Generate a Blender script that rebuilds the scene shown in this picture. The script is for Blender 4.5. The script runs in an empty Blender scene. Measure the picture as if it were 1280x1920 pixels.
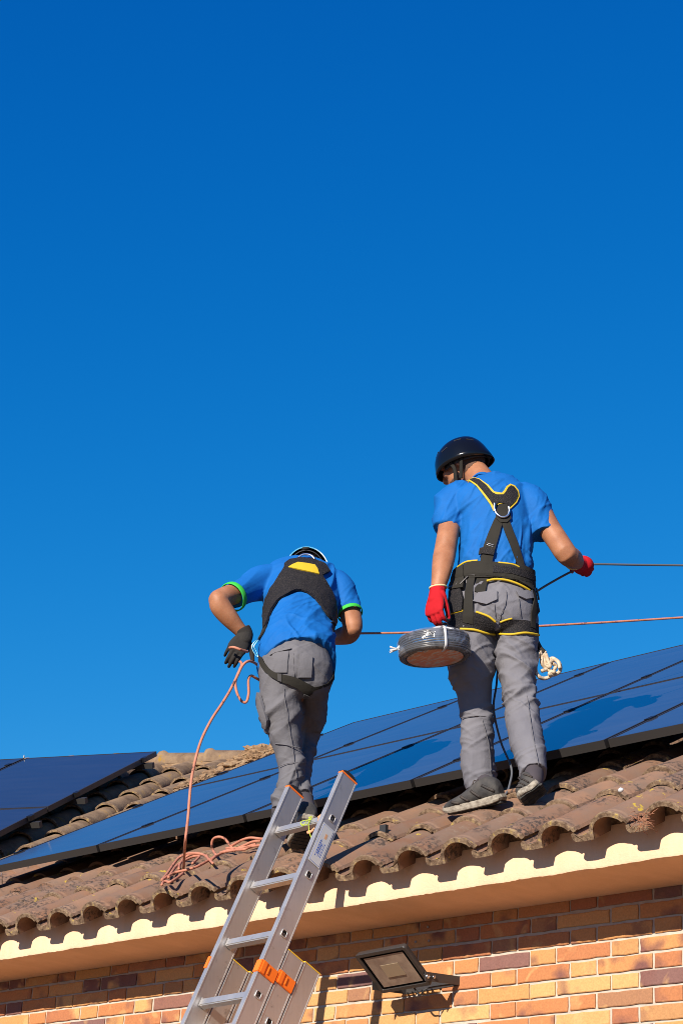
import bpy, bmesh, math, random
import numpy as np
from mathutils import Vector, Matrix, noise
from mathutils.bvhtree import BVHTree
from mathutils.geometry import delaunay_2d_cdt
rad = math.radians
scene = bpy.context.scene
COL = scene.collection
random.seed(7)
rng = np.random.default_rng(7)

# ------------------------------------------------------------ camera
F_PX = 3865.9
CAM_R = [Vector((0.722682, 0.688994, 0.054943)), Vector((-0.236173, 0.320863, -0.917208)), Vector((-0.649579, 0.649873, 0.394603))]
CAM_C = Vector((4.46326, -6.04352, -1.52102))
cam_data = bpy.data.cameras.new('camera')
cam = bpy.data.objects.new('camera', cam_data)
COL.objects.link(cam)
M3 = Matrix((CAM_R[0], -CAM_R[1], -CAM_R[2])).transposed()
cam.matrix_world = Matrix.Translation(CAM_C) @ M3.to_4x4()
cam_data.sensor_fit = 'VERTICAL'
cam_data.sensor_height = 36.0
cam_data.sensor_width = 24.0
cam_data.lens = F_PX / 1920 * 36
cam_data.clip_start = 0.05
cam_data.clip_end = 5000
scene.camera = cam

def ray(px, py):
    return (CAM_R[0] * ((px - 640) / F_PX) + CAM_R[1] * ((py - 960) / F_PX) + CAM_R[2])

def onplane(px, py, n, d0):
    r = ray(px, py)
    return CAM_C + r * ((d0 - n.dot(CAM_C)) / n.dot(r))

# ------------------------------------------------------------ sun, sky, exposure
LIGHT_DIR = Vector((-0.25, 1.0, -0.46)).normalized()
SUN_EL = math.asin(-LIGHT_DIR.z)
SUN_AZ = math.atan2(-LIGHT_DIR.x, -LIGHT_DIR.y)     # clockwise from +Y
sun_data = bpy.data.lights.new('sun', 'SUN')
sun_data.energy = 5.0
sun_data.angle = rad(0.5)
sun_data.color = (1.0, 0.91, 0.79)
sun = bpy.data.objects.new('sun', sun_data)
COL.objects.link(sun)
sun.rotation_euler = LIGHT_DIR.to_track_quat('-Z', 'Y').to_euler()
sun.location = (3, -12, 8)
world = bpy.data.worlds.new('World')
scene.world = world
world.use_nodes = True
wn, wl = world.node_tree.nodes, world.node_tree.links
wn.clear()
wo = wn.new('ShaderNodeOutputWorld')
bg = wn.new('ShaderNodeBackground')
sky = wn.new('ShaderNodeTexSky')
sky.sky_type = 'NISHITA'
sky.sun_disc = False
sky.sun_elevation = SUN_EL
sky.sun_rotation = SUN_AZ
sky.air_density = 1.0
sky.dust_density = 0.0
sky.ozone_density = 3.0
sky.altitude = 600
# polarised deep blue: a per-channel response on the sky colour
sep = wn.new('ShaderNodeSeparateColor'); cmb = wn.new('ShaderNodeCombineColor')
wl.new(sky.outputs[0], sep.inputs[0])
def chan(i, pre, power, gain, cap):
    a = wn.new('ShaderNodeMath'); a.operation = 'MULTIPLY'; a.inputs[1].default_value = pre
    b = wn.new('ShaderNodeMath'); b.operation = 'POWER'; b.inputs[1].default_value = power
    c = wn.new('ShaderNodeMath'); c.operation = 'MULTIPLY'; c.inputs[1].default_value = gain * 10
    d = wn.new('ShaderNodeMath'); d.operation = 'MINIMUM'; d.inputs[1].default_value = cap * 10
    wl.new(sep.outputs[i], a.inputs[0]); wl.new(a.outputs[0], b.inputs[0]); wl.new(b.outputs[0], c.inputs[0]); wl.new(c.outputs[0], d.inputs[0])
    wl.new(d.outputs[0], cmb.inputs[i])
SKY = ((4.0, 21.0, 0.06), (1.16, 0.73, 0.21), (0.67, 0.70, 0.50))
for i, (pw, gn, cp) in enumerate(SKY): chan(i, 0.1, pw, gn, cp)
wl.new(cmb.outputs[0], bg.inputs['Color'])
bg.inputs['Strength'].default_value = 0.10
wl.new(bg.outputs[0], wo.inputs['Surface'])
scene.view_settings.view_transform = 'Standard'
scene.view_settings.look = 'None'
scene.view_settings.exposure = 0.7
scene.view_settings.gamma = 1.0
scene.view_settings.use_curve_mapping = False
scene.render.engine = 'CYCLES'
scene.cycles.pixel_filter_type = 'BLACKMAN_HARRIS'
scene.cycles.filter_width = 0.95

# ------------------------------------------------------------ helpers: objects
def tag(o, label=None, cat=None, group=None, kind=None):
    if label: o['label'] = label
    if cat: o['category'] = cat
    if group: o['group'] = group
    if kind: o['kind'] = kind
    return o

def empty(name, loc, label, cat, group=None, rot=None):
    o = bpy.data.objects.new(name, None)
    COL.objects.link(o)
    o.empty_display_size = 0.1
    if rot is not None:
        o.matrix_world = Matrix.Translation(Vector(loc)) @ rot.to_4x4()
    else:
        o.location = loc
    return tag(o, label, cat, group)

class G:
    """mesh collector in world coordinates"""
    def __init__(s):
        s.v, s.f, s.m, s.sm = [], [], [], []
    def add(s, vs, fs, mi=0, smooth=True):
        b = len(s.v)
        s.v.extend([tuple(v) for v in vs])
        for f in fs:
            s.f.append(tuple(i + b for i in f)); s.m.append(mi); s.sm.append(smooth)
        return s
    def box(s, c, hx, hy, hz, X=None, Y=None, Z=None, mi=0, bev=0.0):
        X = Vector((1, 0, 0)) if X is None else X
        Y = Vector((0, 1, 0)) if Y is None else Y
        Z = Vector((0, 0, 1)) if Z is None else Z
        c = Vector(c)
        if bev <= 0:
            vs = [c + X * (hx * a) + Y * (hy * b) + Z * (hz * d) for a in (-1, 1) for b in (-1, 1) for d in (-1, 1)]
            fs = [(0, 1, 3, 2), (4, 6, 7, 5), (0, 4, 5, 1), (2, 3, 7, 6), (0, 2, 6, 4), (1, 5, 7, 3)]
            return s.add(vs, fs, mi, False)
        bm = bmesh.new()
        bmesh.ops.create_cube(bm, size=2)
        for v in bm.verts:
            v.co = Vector((v.co.x * hx, v.co.y * hy, v.co.z * hz))
        bmesh.ops.bevel(bm, geom=bm.edges[:], offset=bev, segments=2, affect='EDGES')
        bm.verts.index_update()
        s.add([c + X * v.co.x + Y * v.co.y + Z * v.co.z for v in bm.verts], [[v.index for v in f.verts] for f in bm.faces], mi, False)
        bm.free()
        return s
    def tube(s, pts, r, n=10, mi=0, cap=True, flat=1.0, side=None, closed=False):
        P = [Vector(p) for p in pts]
        N = len(P)
        R = r if hasattr(r, '__len__') else [r] * N
        T = []
        for i in range(N):
            if closed: t = P[(i + 1) % N] - P[i - 1]
            else: t = P[min(i + 1, N - 1)] - P[max(i - 1, 0)]
            T.append(t.normalized() if t.length > 1e-9 else Vector((0, 0, 1)))
        u = side.copy() if side is not None else T[0].orthogonal()
        vs = []
        for i in range(N):
            u = (u - T[i] * u.dot(T[i]))
            if u.length < 1e-6: u = T[i].orthogonal()
            u.normalize()
            w = T[i].cross(u)
            for k in range(n):
                a = 2 * math.pi * k / n
                vs.append(P[i] + u * (math.cos(a) * R[i]) + w * (math.sin(a) * R[i] * flat))
        fs = []
        for i in range(N if closed else N - 1):
            j = (i + 1) % N
            for k in range(n):
                l = (k + 1) % n
                fs.append((i * n + k, i * n + l, j * n + l, j * n + k))
        if cap and not closed:
            fs.append(tuple(range(n - 1, -1, -1)))
            fs.append(tuple(range((N - 1) * n, N * n)))
        return s.add(vs, fs, mi, True)
    def parts(s):
        p = list(range(len(s.v)))
        def find(a):
            while p[a] != a: p[a] = p[p[a]]; a = p[a]
            return a
        for f in s.f:
            a = find(f[0])
            for b in f[1:]: p[find(b)] = a
        out = {}
        for i, f in enumerate(s.f):
            k = find(f[0])
            if k not in out: out[k] = (G(), {})
            g, ix = out[k]
            q = []
            for v in f:
                if v not in ix: ix[v] = len(g.v); g.v.append(s.v[v])
                q.append(ix[v])
            g.f.append(tuple(q)); g.m.append(s.m[i]); g.sm.append(s.sm[i])
        return [g for g, _ in out.values()]
    def build_each(s, name, mats, parent=None, root=None):
        """every connected piece becomes a part of its own"""
        return [g.build(name, mats, parent, root) for g in s.parts()]
    def build(s, name, mats, parent=None, root=None, world_coords=True, auto=None):
        me = bpy.data.meshes.new(name)
        v = np.array(s.v, dtype=np.float64)
        if root is not None and world_coords:
            mi = root.matrix_world.inverted() if root.matrix_world != Matrix.Identity(4) else Matrix.Translation(-root.location)
            A = np.array(mi)
            v = v @ A[:3, :3].T + A[:3, 3]
        me.from_pydata(v.tolist(), [], s.f)
        mats = mats if isinstance(mats, (list, tuple)) else [mats]
        for m in mats: me.materials.append(m)
        me.polygons.foreach_set('material_index', s.m)
        me.polygons.foreach_set('use_smooth', s.sm)
        me.update()
        bmx = bmesh.new(); bmx.from_mesh(me)
        bmesh.ops.recalc_face_normals(bmx, faces=bmx.faces[:])
        bmx.to_mesh(me); bmx.free()
        if auto is not None:
            sharp_by_angle(me, auto)
        o = bpy.data.objects.new(name, me)
        COL.objects.link(o)
        if parent is not None: o.parent = parent
        return o

def sharp_by_angle(me, ang):
    bm = bmesh.new(); bm.from_mesh(me)
    for e in bm.edges:
        if len(e.link_faces) == 2:
            e.smooth = e.calc_face_angle(0) < ang
    for f in bm.faces: f.smooth = True
    bm.to_mesh(me); bm.free()

def copy_tree(o, parent=None):
    c = o.copy(); COL.objects.link(c)
    if parent is not None: c.parent = parent
    for ch in list(o.children):
        copy_tree(ch, c)
    return c

def spline(pts, n=8, closed=False):
    P = [Vector(p) for p in pts]
    N = len(P); out = []
    for i in range(N if closed else N - 1):
        if closed: a, b, c, d = P[i - 1], P[i], P[(i + 1) % N], P[(i + 2) % N]
        else: a, b, c, d = P[max(i - 1, 0)], P[i], P[i + 1], P[min(i + 2, N - 1)]
        for k in range(n):
            t = k / n
            out.append(0.5 * ((2 * b) + (c - a) * t + (2 * a - 5 * b + 4 * c - d) * t * t + (3 * b - a - 3 * c + d) * t ** 3))
    if not closed: out.append(P[-1].copy())
    return out

# ------------------------------------------------------------ helpers: materials
def mat(name, col=(0.5, 0.5, 0.5), rough=0.6, metal=0.0, spec=0.5, coat=0.0):
    m = bpy.data.materials.new(name)
    m.use_nodes = True
    nt = m.node_tree
    b = nt.nodes['Principled BSDF']
    b.inputs['Base Color'].default_value = (*col, 1)
    b.inputs['Roughness'].default_value = rough
    b.inputs['Metallic'].default_value = metal
    b.inputs['Specular IOR Level'].default_value = spec
    b.inputs['Coat Weight'].default_value = coat
    return m

def N(m, t, **kw):
    n = m.node_tree.nodes.new(t)
    for k, v in kw.items():
        if k in n.inputs: n.inputs[k].default_value = v
        else: setattr(n, k, v)
    return n

def L(m, a, b): m.node_tree.links.new(a, b)

def ramp(m, fac, stops, interp='LINEAR'):
    r = N(m, 'ShaderNodeValToRGB')
    r.color_ramp.interpolation = interp
    e = r.color_ramp.elements
    while len(e) < len(stops): e.new(0.5)
    for i, (p, c) in enumerate(stops):
        e[i].position = p; e[i].color = (*c, 1) if len(c) == 3 else c
    L(m, fac, r.inputs[0])
    return r.outputs[0]

def coords(m, kind='Object', scale=(1, 1, 1)):
    t = N(m, 'ShaderNodeTexCoord')
    mp = N(m, 'ShaderNodeMapping')
    mp.inputs['Scale'].default_value = scale
    L(m, t.outputs[kind], mp.inputs[0])
    return mp.outputs[0]

def nz(m, scale, detail=4, rough=0.55, co=None, dist=0.0):
    n = N(m, 'ShaderNodeTexNoise')
    n.inputs['Scale'].default_value = scale
    n.inputs['Detail'].default_value = detail
    n.inputs['Roughness'].default_value = rough
    n.inputs['Distortion'].default_value = dist
    if co is not None: L(m, co, n.inputs['Vector'])
    return n.outputs['Fac']

def mixc(m, fac, a, b, mode='MIX'):
    x = N(m, 'ShaderNodeMix', data_type='RGBA', blend_type=mode)
    for sock, val in ((x.inputs[0], fac), (x.inputs[6], a), (x.inputs[7], b)):
        if hasattr(val, 'is_output'): L(m, val, sock)
        elif isinstance(val, (int, float)): sock.default_value = val
        else: sock.default_value = (*val, 1)
    return x.outputs[2]

def math_(m, op, a, b=0.0):
    x = N(m, 'ShaderNodeMath', operation=op)
    for i, val in enumerate((a, b)):
        if hasattr(val, 'is_output'): L(m, val, x.inputs[i])
        else: x.inputs[i].default_value = val
    return x.outputs[0]

def bump(m, h, strength=0.3, dist=0.002):
    b = N(m, 'ShaderNodeBump')
    b.inputs['Strength'].default_value = strength
    b.inputs['Distance'].default_value = dist
    L(m, h, b.inputs['Height'])
    L(m, b.outputs[0], m.node_tree.nodes['Principled BSDF'].inputs['Normal'])
    return b

def setc(m, c, sock='Base Color'): L(m, c, m.node_tree.nodes['Principled BSDF'].inputs[sock])

# plaster
M_plaster = mat('cream_plaster', rough=0.9, spec=0.2)
co = coords(M_plaster)
setc(M_plaster, ramp(M_plaster, nz(M_plaster, 2.2, 5, .6, co), [(0.3, (0.70, 0.465, 0.30)), (0.7, (0.78, 0.525, 0.35))]))
stn = ramp(M_plaster, nz(M_plaster, 3.0, 6, .7, coords(M_plaster, 'Object', (2.5, 1, 0.7)), 0.5), [(0.42, (0.93, 0.92, 0.90)), (0.60, (1, 1, 1))])
lnk = M_plaster.node_tree.nodes['Principled BSDF'].inputs['Base Color'].links[0]
src = lnk.from_socket
setc(M_plaster, mixc(M_plaster, 1.0, src, stn, 'MULTIPLY'))
bump(M_plaster, math_(M_plaster, 'ADD', nz(M_plaster, 90, 5, .6, co), nz(M_plaster, 14, 3, .5, co)), 0.5, 0.004)
# mortar
M_mortar = mat('mortar', rough=0.95, spec=0.1)
co = coords(M_mortar)
setc(M_mortar, ramp(M_mortar, nz(M_mortar, 25, 5, .6, co), [(0.3, (0.374, 0.323, 0.264)), (0.7, (0.493, 0.433, 0.357))]))
bump(M_mortar, nz(M_mortar, 160, 4, .7, co), 0.6, 0.003)
# brick: tone per brick plus fire-flash marks of its own
M_brick = mat('brick', rough=0.72, spec=0.3)
co = coords(M_brick)
geo = N(M_brick, 'ShaderNodeNewGeometry')
rnd = geo.outputs['Random Per Island']
base = ramp(M_brick, rnd, [(0.0, (0.56, 0.32, 0.125)), (0.22, (0.50, 0.24, 0.085)), (0.42, (0.42, 0.165, 0.062)), (0.58, (0.34, 0.125, 0.060)),
                           (0.68, (0.53, 0.27, 0.09)), (0.79, (0.21, 0.095, 0.070)), (0.86, (0.175, 0.090, 0.080)), (0.87, (0.44, 0.18, 0.07)), (1.0, (0.50, 0.24, 0.085))])
off = N(M_brick, 'ShaderNodeVectorMath', operation='ADD')
comb = N(M_brick, 'ShaderNodeCombineXYZ')
L(M_brick, math_(M_brick, 'MULTIPLY', rnd, 57.0), comb.inputs[0]); L(M_brick, math_(M_brick, 'MULTIPLY', rnd, 31.0), comb.inputs[2])
L(M_brick, co, off.inputs[0]); L(M_brick, comb.outputs[0], off.inputs[1])
flash = nz(M_brick, 7.0, 2, .5, off.outputs[0])
c2 = mixc(M_brick, ramp(M_brick, flash, [(0.56, (0, 0, 0)), (0.72, (1, 1, 1))]), base, (0.170, 0.070, 0.056))
c2 = mixc(M_brick, ramp(M_brick, nz(M_brick, 6.0, 2, .5, off.outputs[0], 1.5), [(0.25, (1, 1, 1)), (0.42, (0, 0, 0))]), c2, (0.533, 0.311, 0.126))
fine = ramp(M_brick, nz(M_brick, 120, 5, .7, co), [(0.3, (0.80, 0.80, 0.80)), (0.7, (1.12, 1.12, 1.12))])
setc(M_brick, mixc(M_brick, 1.0, c2, fine, 'MULTIPLY'))
bump(M_brick, math_(M_brick, 'ADD', nz(M_brick, 140, 5, .7, co), nz(M_brick, 28, 4, .6, co)), 0.5, 0.003)
# clay tiles
M_tile = mat('clay_tile', rough=0.85, spec=0.2)
co = coords(M_tile)
geo = N(M_tile, 'ShaderNodeNewGeometry'); rnd = geo.outputs['Random Per Island']
b0 = ramp(M_tile, rnd, [(0.0, (0.175, 0.090, 0.054)), (0.35, (0.245, 0.128, 0.075)), (0.7, (0.205, 0.115, 0.074)), (1.0, (0.29, 0.160, 0.095))])
b1 = mixc(M_tile, ramp(M_tile, nz(M_tile, 9, 5, .6, co), [(0.35, (0, 0, 0)), (0.75, (1, 1, 1))]), b0, (0.180, 0.124, 0.092))
blk = math_(M_tile, 'MULTIPLY', ramp(M_tile, nz(M_tile, 5.0, 3, .5, co), [(0.50, (0, 0, 0)), (0.58, (1, 1, 1))]),
            ramp(M_tile, nz(M_tile, 55, 6, .7, co), [(0.48, (0, 0, 0)), (0.56, (1, 1, 1))]))
b2 = mixc(M_tile, math_(M_tile, 'MULTIPLY', blk, 0.85), b1, (0.044, 0.036, 0.032))
wht = math_(M_tile, 'MULTIPLY', ramp(M_tile, nz(M_tile, 3.2, 3, .5, co), [(0.55, (0, 0, 0)), (0.66, (1, 1, 1))]),
            ramp(M_tile, nz(M_tile, 38, 5, .7, co), [(0.5, (0, 0, 0)), (0.62, (1, 1, 1))]))
b3 = mixc(M_tile, math_(M_tile, 'MULTIPLY', wht, 0.3), b2, (0.264, 0.208, 0.152))
lich = math_(M_tile, 'MULTIPLY', ramp(M_tile, nz(M_tile, 12, 2, .5, co), [(0.66, (0, 0, 0)), (0.70, (1, 1, 1))]),
             ramp(M_tile, nz(M_tile, 60, 3, .6, co), [(0.5, (0, 0, 0)), (0.58, (1, 1, 1))]))
b4 = mixc(M_tile, lich, b3, (0.440, 0.304, 0.040))
setc(M_tile, b4)
bump(M_tile, math_(M_tile, 'ADD', nz(M_tile, 120, 6, .7, co), nz(M_tile, 20, 4, .6, co)), 0.5, 0.003)
# crusted tile edges
M_rim = mat('weathered_tile_edge', rough=0.95, spec=0.1)
co = coords(M_rim)
setc(M_rim, ramp(M_rim, nz(M_rim, 45, 5, .7, co), [(0.30, (0.04, 0.028, 0.02)), (0.44, (0.13, 0.082, 0.052)), (0.58, (0.24, 0.165, 0.105)), (0.70, (0.40, 0.28, 0.08))]))
bump(M_rim, nz(M_rim, 130, 5, .7, co), 0.7, 0.004)
# old wing tiles: paler, yellow lichen
M_tile2 = mat('old_clay_tile', rough=0.9, spec=0.15)
co = coords(M_tile2)
c = ramp(M_tile2, nz(M_tile2, 9, 6, .65, co), [(0.3, (0.106, 0.069, 0.045)), (0.5, (0.191, 0.127, 0.080)), (0.62, (0.244, 0.165, 0.101)), (0.75, (0.297, 0.175, 0.064))])
l2 = ramp(M_tile2, nz(M_tile2, 14, 5, .7, co), [(0.60, (0, 0, 0)), (0.68, (1, 1, 1))])
setc(M_tile2, mixc(M_tile2, l2, c, (0.297, 0.175, 0.037)))
bump(M_tile2, nz(M_tile2, 90, 6, .7, co), 0.7, 0.004)
# lime mortar lumps
M_lump = mat('lime_mortar', rough=0.95, spec=0.1)
co = coords(M_lump)
setc(M_lump, ramp(M_lump, nz(M_lump, 16, 6, .7, co), [(0.35, (0.106, 0.064, 0.037)), (0.5, (0.244, 0.148, 0.080)), (0.7, (0.329, 0.244, 0.148))]))
bump(M_lump, nz(M_lump, 60, 6, .7, co), 0.9, 0.006)
# solar glass: dark cells under glass with a thin coat of dust
M_glass = mat('solar_glass', (0.012, 0.02, 0.045), 0.06, 0, 0.38)
co = coords(M_glass)
st = coords(M_glass, 'Object', (0.5, 3.0, 1.0))
dust = ramp(M_glass, nz(M_glass, 3.0, 6, .7, st, 0.6), [(0.3, (0.45, 0.45, 0.45)), (0.75, (1, 1, 1))])
setc(M_glass, mixc(M_glass, math_(M_glass, 'MULTIPLY', dust, 0.12), (0.008, 0.014, 0.035), (0.42, 0.40, 0.38)))
rr = N(M_glass, 'ShaderNodeMapRange'); L(M_glass, nz(M_glass, 5, 5, .6, st), rr.inputs[0])
rr.inputs[3].default_value = 0.03; rr.inputs[4].default_value = 0.10
L(M_glass, rr.outputs[0], M_glass.node_tree.nodes['Principled BSDF'].inputs['Roughness'])
M_glass2 = M_glass.copy(); M_glass2.name = 'solar_glass_clean'
for nd in M_glass2.node_tree.nodes:
    if nd.type == 'MATH' and nd.operation == 'MULTIPLY': nd.inputs[1].default_value = 0.05
M_frame = mat('black_anodised_frame', (0.022, 0.020, 0.019), 0.45, 0.0, 0.5)
M_clamp = mat('dark_clamp', (0.02, 0.02, 0.022), 0.4, 0.6)
M_alu_rail = mat('dark_rail', (0.035, 0.032, 0.03), 0.5, 0.3)
# ladder
def brushed(name, col, rough, zs=(6, 6, 1.2)):
    m = mat(name, col, rough, 0.9)
    co = coords(m, 'Object', (30, 30, 2.0))
    co2 = coords(m)
    c = ramp(m, nz(m, 3, 5, .6, co), [(0.3, tuple(x * 0.96 for x in col)), (0.7, tuple(min(1, x * 1.03) for x in col))])
    sm = ramp(m, nz(m, 22, 5, .7, co2), [(0.60, (1, 1, 1)), (0.74, (0.62, 0.60, 0.58))])
    setc(m, mixc(m, 1.0, c, sm, 'MULTIPLY'))
    mr = N(m, 'ShaderNodeMapRange'); L(m, nz(m, 9, 4, .6, co2), mr.inputs[0])
    mr.inputs[3].default_value = rough - 0.08; mr.inputs[4].default_value = rough + 0.12
    L(m, mr.outputs[0], m.node_tree.nodes['Principled BSDF'].inputs['Roughness'])
    return m
M_alu = brushed('ladder_aluminium', (0.58, 0.555, 0.53), 0.50)
M_steel = mat('bright_steel', (0.62, 0.63, 0.65), 0.25, 1.0)
M_orange = mat('orange_plastic', (0.85, 0.16, 0.012), 0.42, 0, 0.5)
M_yel = mat('yellow_plastic', (0.75, 0.45, 0.03), 0.5)
M_black = mat('black_rubber', (0.015, 0.015, 0.016), 0.6)
M_dark = mat('dark_void', (0.004, 0.004, 0.004), 0.9, 0, 0.0)
M_lightframe = mat('floodlight_black_paint', (0.035, 0.03, 0.028), 0.38, 0, 0.5)
M_label = mat('label_white', (0.48, 0.48, 0.48), 0.25)
M_ink = mat('label_blue_ink', (0.03, 0.09, 0.35), 0.5)
M_grass = mat('ground_paving', (0.30, 0.24, 0.18), 0.95)
co = coords(M_grass)
setc(M_grass, ramp(M_grass, nz(M_grass, 1.4, 6, .6, co), [(0.35, (0.13, 0.09, 0.055)), (0.65, (0.20, 0.14, 0.09))]))

# ------------------------------------------------------------ ground
g = G()
g.add([(-600, -600, -3.12), (600, -600, -3.12), (600, 600, -3.12), (-600, 600, -3.12)], [(0, 1, 2, 3)])
tag(g.build('ground', M_grass), kind='structure')

# ------------------------------------------------------------ the house
house = empty('brick_house', (0, 0, -3.12), 'orange brick house with cream eaves and a brown clay tile roof', 'house')
X0, X1 = -9.0, 4.2
g = G()
g.box(((X0 + X1) / 2, 3.4, (-3.12 + 0.34) / 2), (X1 - X0) / 2, 3.4, (3.12 + 0.34) / 2)
g.build('mortar_bed', M_mortar, house, house)
BP = 0.0611
g = G()
rows = int((3.12 + 0.23) / BP)
for r in range(-4, rows):
    zc = 0.0305 - BP * (r - 3)
    if zc + 0.0255 > 0.2275:
        zt = 0.2275
    else:
        zt = zc + 0.0255
    zb = zc - 0.0255
    if zb > 0.215: continue
    odd = (r % 2) != 0
    k0 = int((X0) / 0.375) - 1
    for k in range(k0, int(X1 / 0.375) + 2):
        h0 = 0.375 * k + (0.0 if odd else 0.1875)
        for (xc, hw) in ((h0, 0.0575), (h0 + 0.1875, 0.120)):
            if xc - hw < X0 or xc + hw > X1: continue
            j = rng.normal(0, 1, 8)
            y = -0.007 + 0.0008 * j[0]
            xa, xb = xc - hw + 0.0012 * j[1], xc + hw + 0.0012 * j[2]
            za, zz = zb + 0.0010 * j[3], zt + 0.0010 * j[4]
            if xb > -4.5 and xa < 1.2 and r < 10:
                n = 8 if hw > .1 else 4
                # slightly ragged arrises on the bricks in view
                c = 0.003
                ring = []
                for i in range(n + 1): ring.append((xa + (xb - xa) * i / n, za))
                for i in range(1, 3): ring.append((xb, za + (zz - za) * i / 3))
                for i in range(n + 1): ring.append((xb - (xb - xa) * i / n, zz))
                for i in range(1, 3): ring.append((xa, zz - (zz - za) * i / 3))
                m = len(ring)
                jt = rng.normal(0, 0.0009, (m, 2))
                xm, zm = (xa + xb) / 2, (za + zz) / 2
                vs = [(x + jt[i][0], 0.02, z + jt[i][1]) for i, (x, z) in enumerate(ring)]
                vs += [(x + jt[i][0], y + 0.002, z + jt[i][1]) for i, (x, z) in enumerate(ring)]
                vs += [(x + jt[i][0] - c * (1 if x > xm + hw * .9 else -1 if x < xm - hw * .9 else 0), y, z + jt[i][1] - c * (1 if z > zz - 1e-6 else -1 if z < za + 1e-6 else 0)) for i, (x, z) in enumerate(ring)]
                fs = []
                for a in range(2):
                    for i in range(m): fs.append((a * m + i, a * m + (i + 1) % m, (a + 1) * m + (i + 1) % m, (a + 1) * m + i))
                fs.append(tuple(range(2 * m, 3 * m)))
                g.add(vs, fs, 0, False)
            else:
                g.box((xc, (y + 0.02) / 2, (za + zz) / 2), (xb - xa) / 2, (0.02 - y) / 2, (zz - za) / 2)
tag(g.build('brick_wall', M_brick, house, house))

# eave (boxed plaster cornice) with a rough lower arris
g = G()
nx = 900
xs = np.linspace(X0 - 0.3, X1 + 0.3, nx)
prof = [(0.10, 0.228), (-0.30, 0.228), (-0.340, 0.2282), (-0.352, 0.229), (-0.355, 0.236), (-0.355, 0.29), (-0.355, 0.372), (0.10, 0.60)]
vs = []
for i, x in enumerate(xs):
    w1 = noise.noise(Vector((x * 9, 0, 0))) * 0.004 + noise.noise(Vector((x * 45, 3, 0))) * 0.0028
    w2 = noise.noise(Vector((x * 2, 7, 0))) * 0.004
    for j, (y, z) in enumerate(prof):
        dy = dz = 0
        if j in (3, 4): dz = w1 + abs(noise.noise(Vector((x * 110, 9, j)))) * 0.002; dy = w1 * 0.4
        if j in (2, 3, 4, 5, 6): dy += w2
        vs.append((x, y + dy, z + dz))
P_ = len(prof)
fs = [(i * P_ + j, (i + 1) * P_ + j, (i + 1) * P_ + (j + 1) % P_, i * P_ + (j + 1) % P_) for i in range(nx - 1) for j in range(P_)]
fs += [tuple(range(P_)), tuple(range((nx - 1) * P_, nx * P_))]
g.add(vs, fs, 0, False)
g.build('eave', M_plaster, house, house, auto=rad(35))

# ---- tiles
PITCH, EXPO, TLEN = 0.2287, 0.352, 0.43
ROOF_A = rad(28.5)
def tile_profile():
    t = 0.015
    out = [(-0.001, 0.000), (0.001, 0.011), (0.007, 0.015), (0.014, 0.011), (0.019, 0.003), (0.045, 0.001), (0.068, 0.004)]
    cx, a, b = 0.160, 0.084, 0.069
    for k in range(1, 13):
        th = math.pi * (1 - k / 12)
        out.append((cx + a * math.cos(th), max(0.0, b * math.sin(th))))
    out[-1] = (cx + a + 0.004, 0.023); out[-2] = (cx + a * 0.99, 0.036)
    inn = []
    for k in range(13):
        th = math.pi * (k / 12)
        inn.append((cx + (a - t) * math.cos(th), max((b - t) * math.sin(th), 0.0)))
    inn[0] = (cx + a - t + 0.009, 0.020); inn[1] = (cx + (a - t) * 0.99, 0.031)
    inn[-2] = (cx - a + t * 1.2, 0.014)
    inn[-1] = (cx - a + t * 0.9, -0.017)
    inn += [(0.05, -0.0185), (0.012, -0.017), (0.002, -0.010)]
    return out, inn
T_OUT, T_IN = tile_profile()
def add_tile(g, O, U, V, W, detail=True, crush=0.0):
    """O front-left-bottom corner, U across, V up the slope, W normal"""
    no, ni = len(T_OUT), len(T_IN)
    st = [(0.0, 0.0), (0.010, 0.0028), (0.018, 0.0028), (0.022, 0.0), (0.034, 0.0), (0.038, 0.002), (0.046, 0.0), (TLEN, -0.004)] if detail else [(0, 0), (TLEN, 0)]
    vs, fs = [], []
    jt = rng.normal(0, 1, 6)
    tw = 0.0025 * jt[0]
    nn = no + ni
    sd = rng.random() * 100
    for (s, rz) in st:
        for i, (x, z) in enumerate(T_OUT):
            k = 1 if i > 5 else 0
            e = 0.0016 * noise.noise(Vector((x * 60, s * 8, sd))) if detail else 0
            ss = s + (0.004 * noise.noise(Vector((x * 35, sd, 0))) if s == 0 else 0)
            zz = z + rz * k + e + tw * (x / .2)
            vs.append(O + U * x + V * ss + W * zz)
        for i, (x, z) in enumerate(T_IN):
            ss = s + (0.004 * noise.noise(Vector((x * 35, sd, 0))) if s == 0 else 0)
            vs.append(O + U * x + V * ss + W * (z + tw * (x / .2)))
    S = len(st)
    mats = []
    b = len(g.v)
    g.v.extend([tuple(v) for v in vs])
    for a in range(S - 1):
        for i in range(nn):
            j = (i + 1) % nn
            g.f.append((b + a * nn + i, b + a * nn + j, b + (a + 1) * nn + j, b + (a + 1) * nn + i))
            g.m.append(1 if (detail and a < 1) else 0); g.sm.append(True)
    # front face as quads between outer and inner contour
    for i in range(no - 1):
        fi = nn - 1 - int(round(i * (ni - 1) / (no - 1))); fj = nn - 1 - int(round((i + 1) * (ni - 1) / (no - 1)))
        q = (b + i, b + i + 1, b + fj, b + fi) if fi != fj else (b + i, b + i + 1, b + fi)
        g.f.append(q); g.m.append(1 if detail else 0); g.sm.append(False)

def slope_frame(az, pitch):
    U = Vector((math.cos(az), math.sin(az), 0))
    V = Vector((-math.sin(az) * math.cos(pitch), math.cos(az) * math.cos(pitch), math.sin(pitch)))
    return U, V, U.cross(V)

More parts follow.
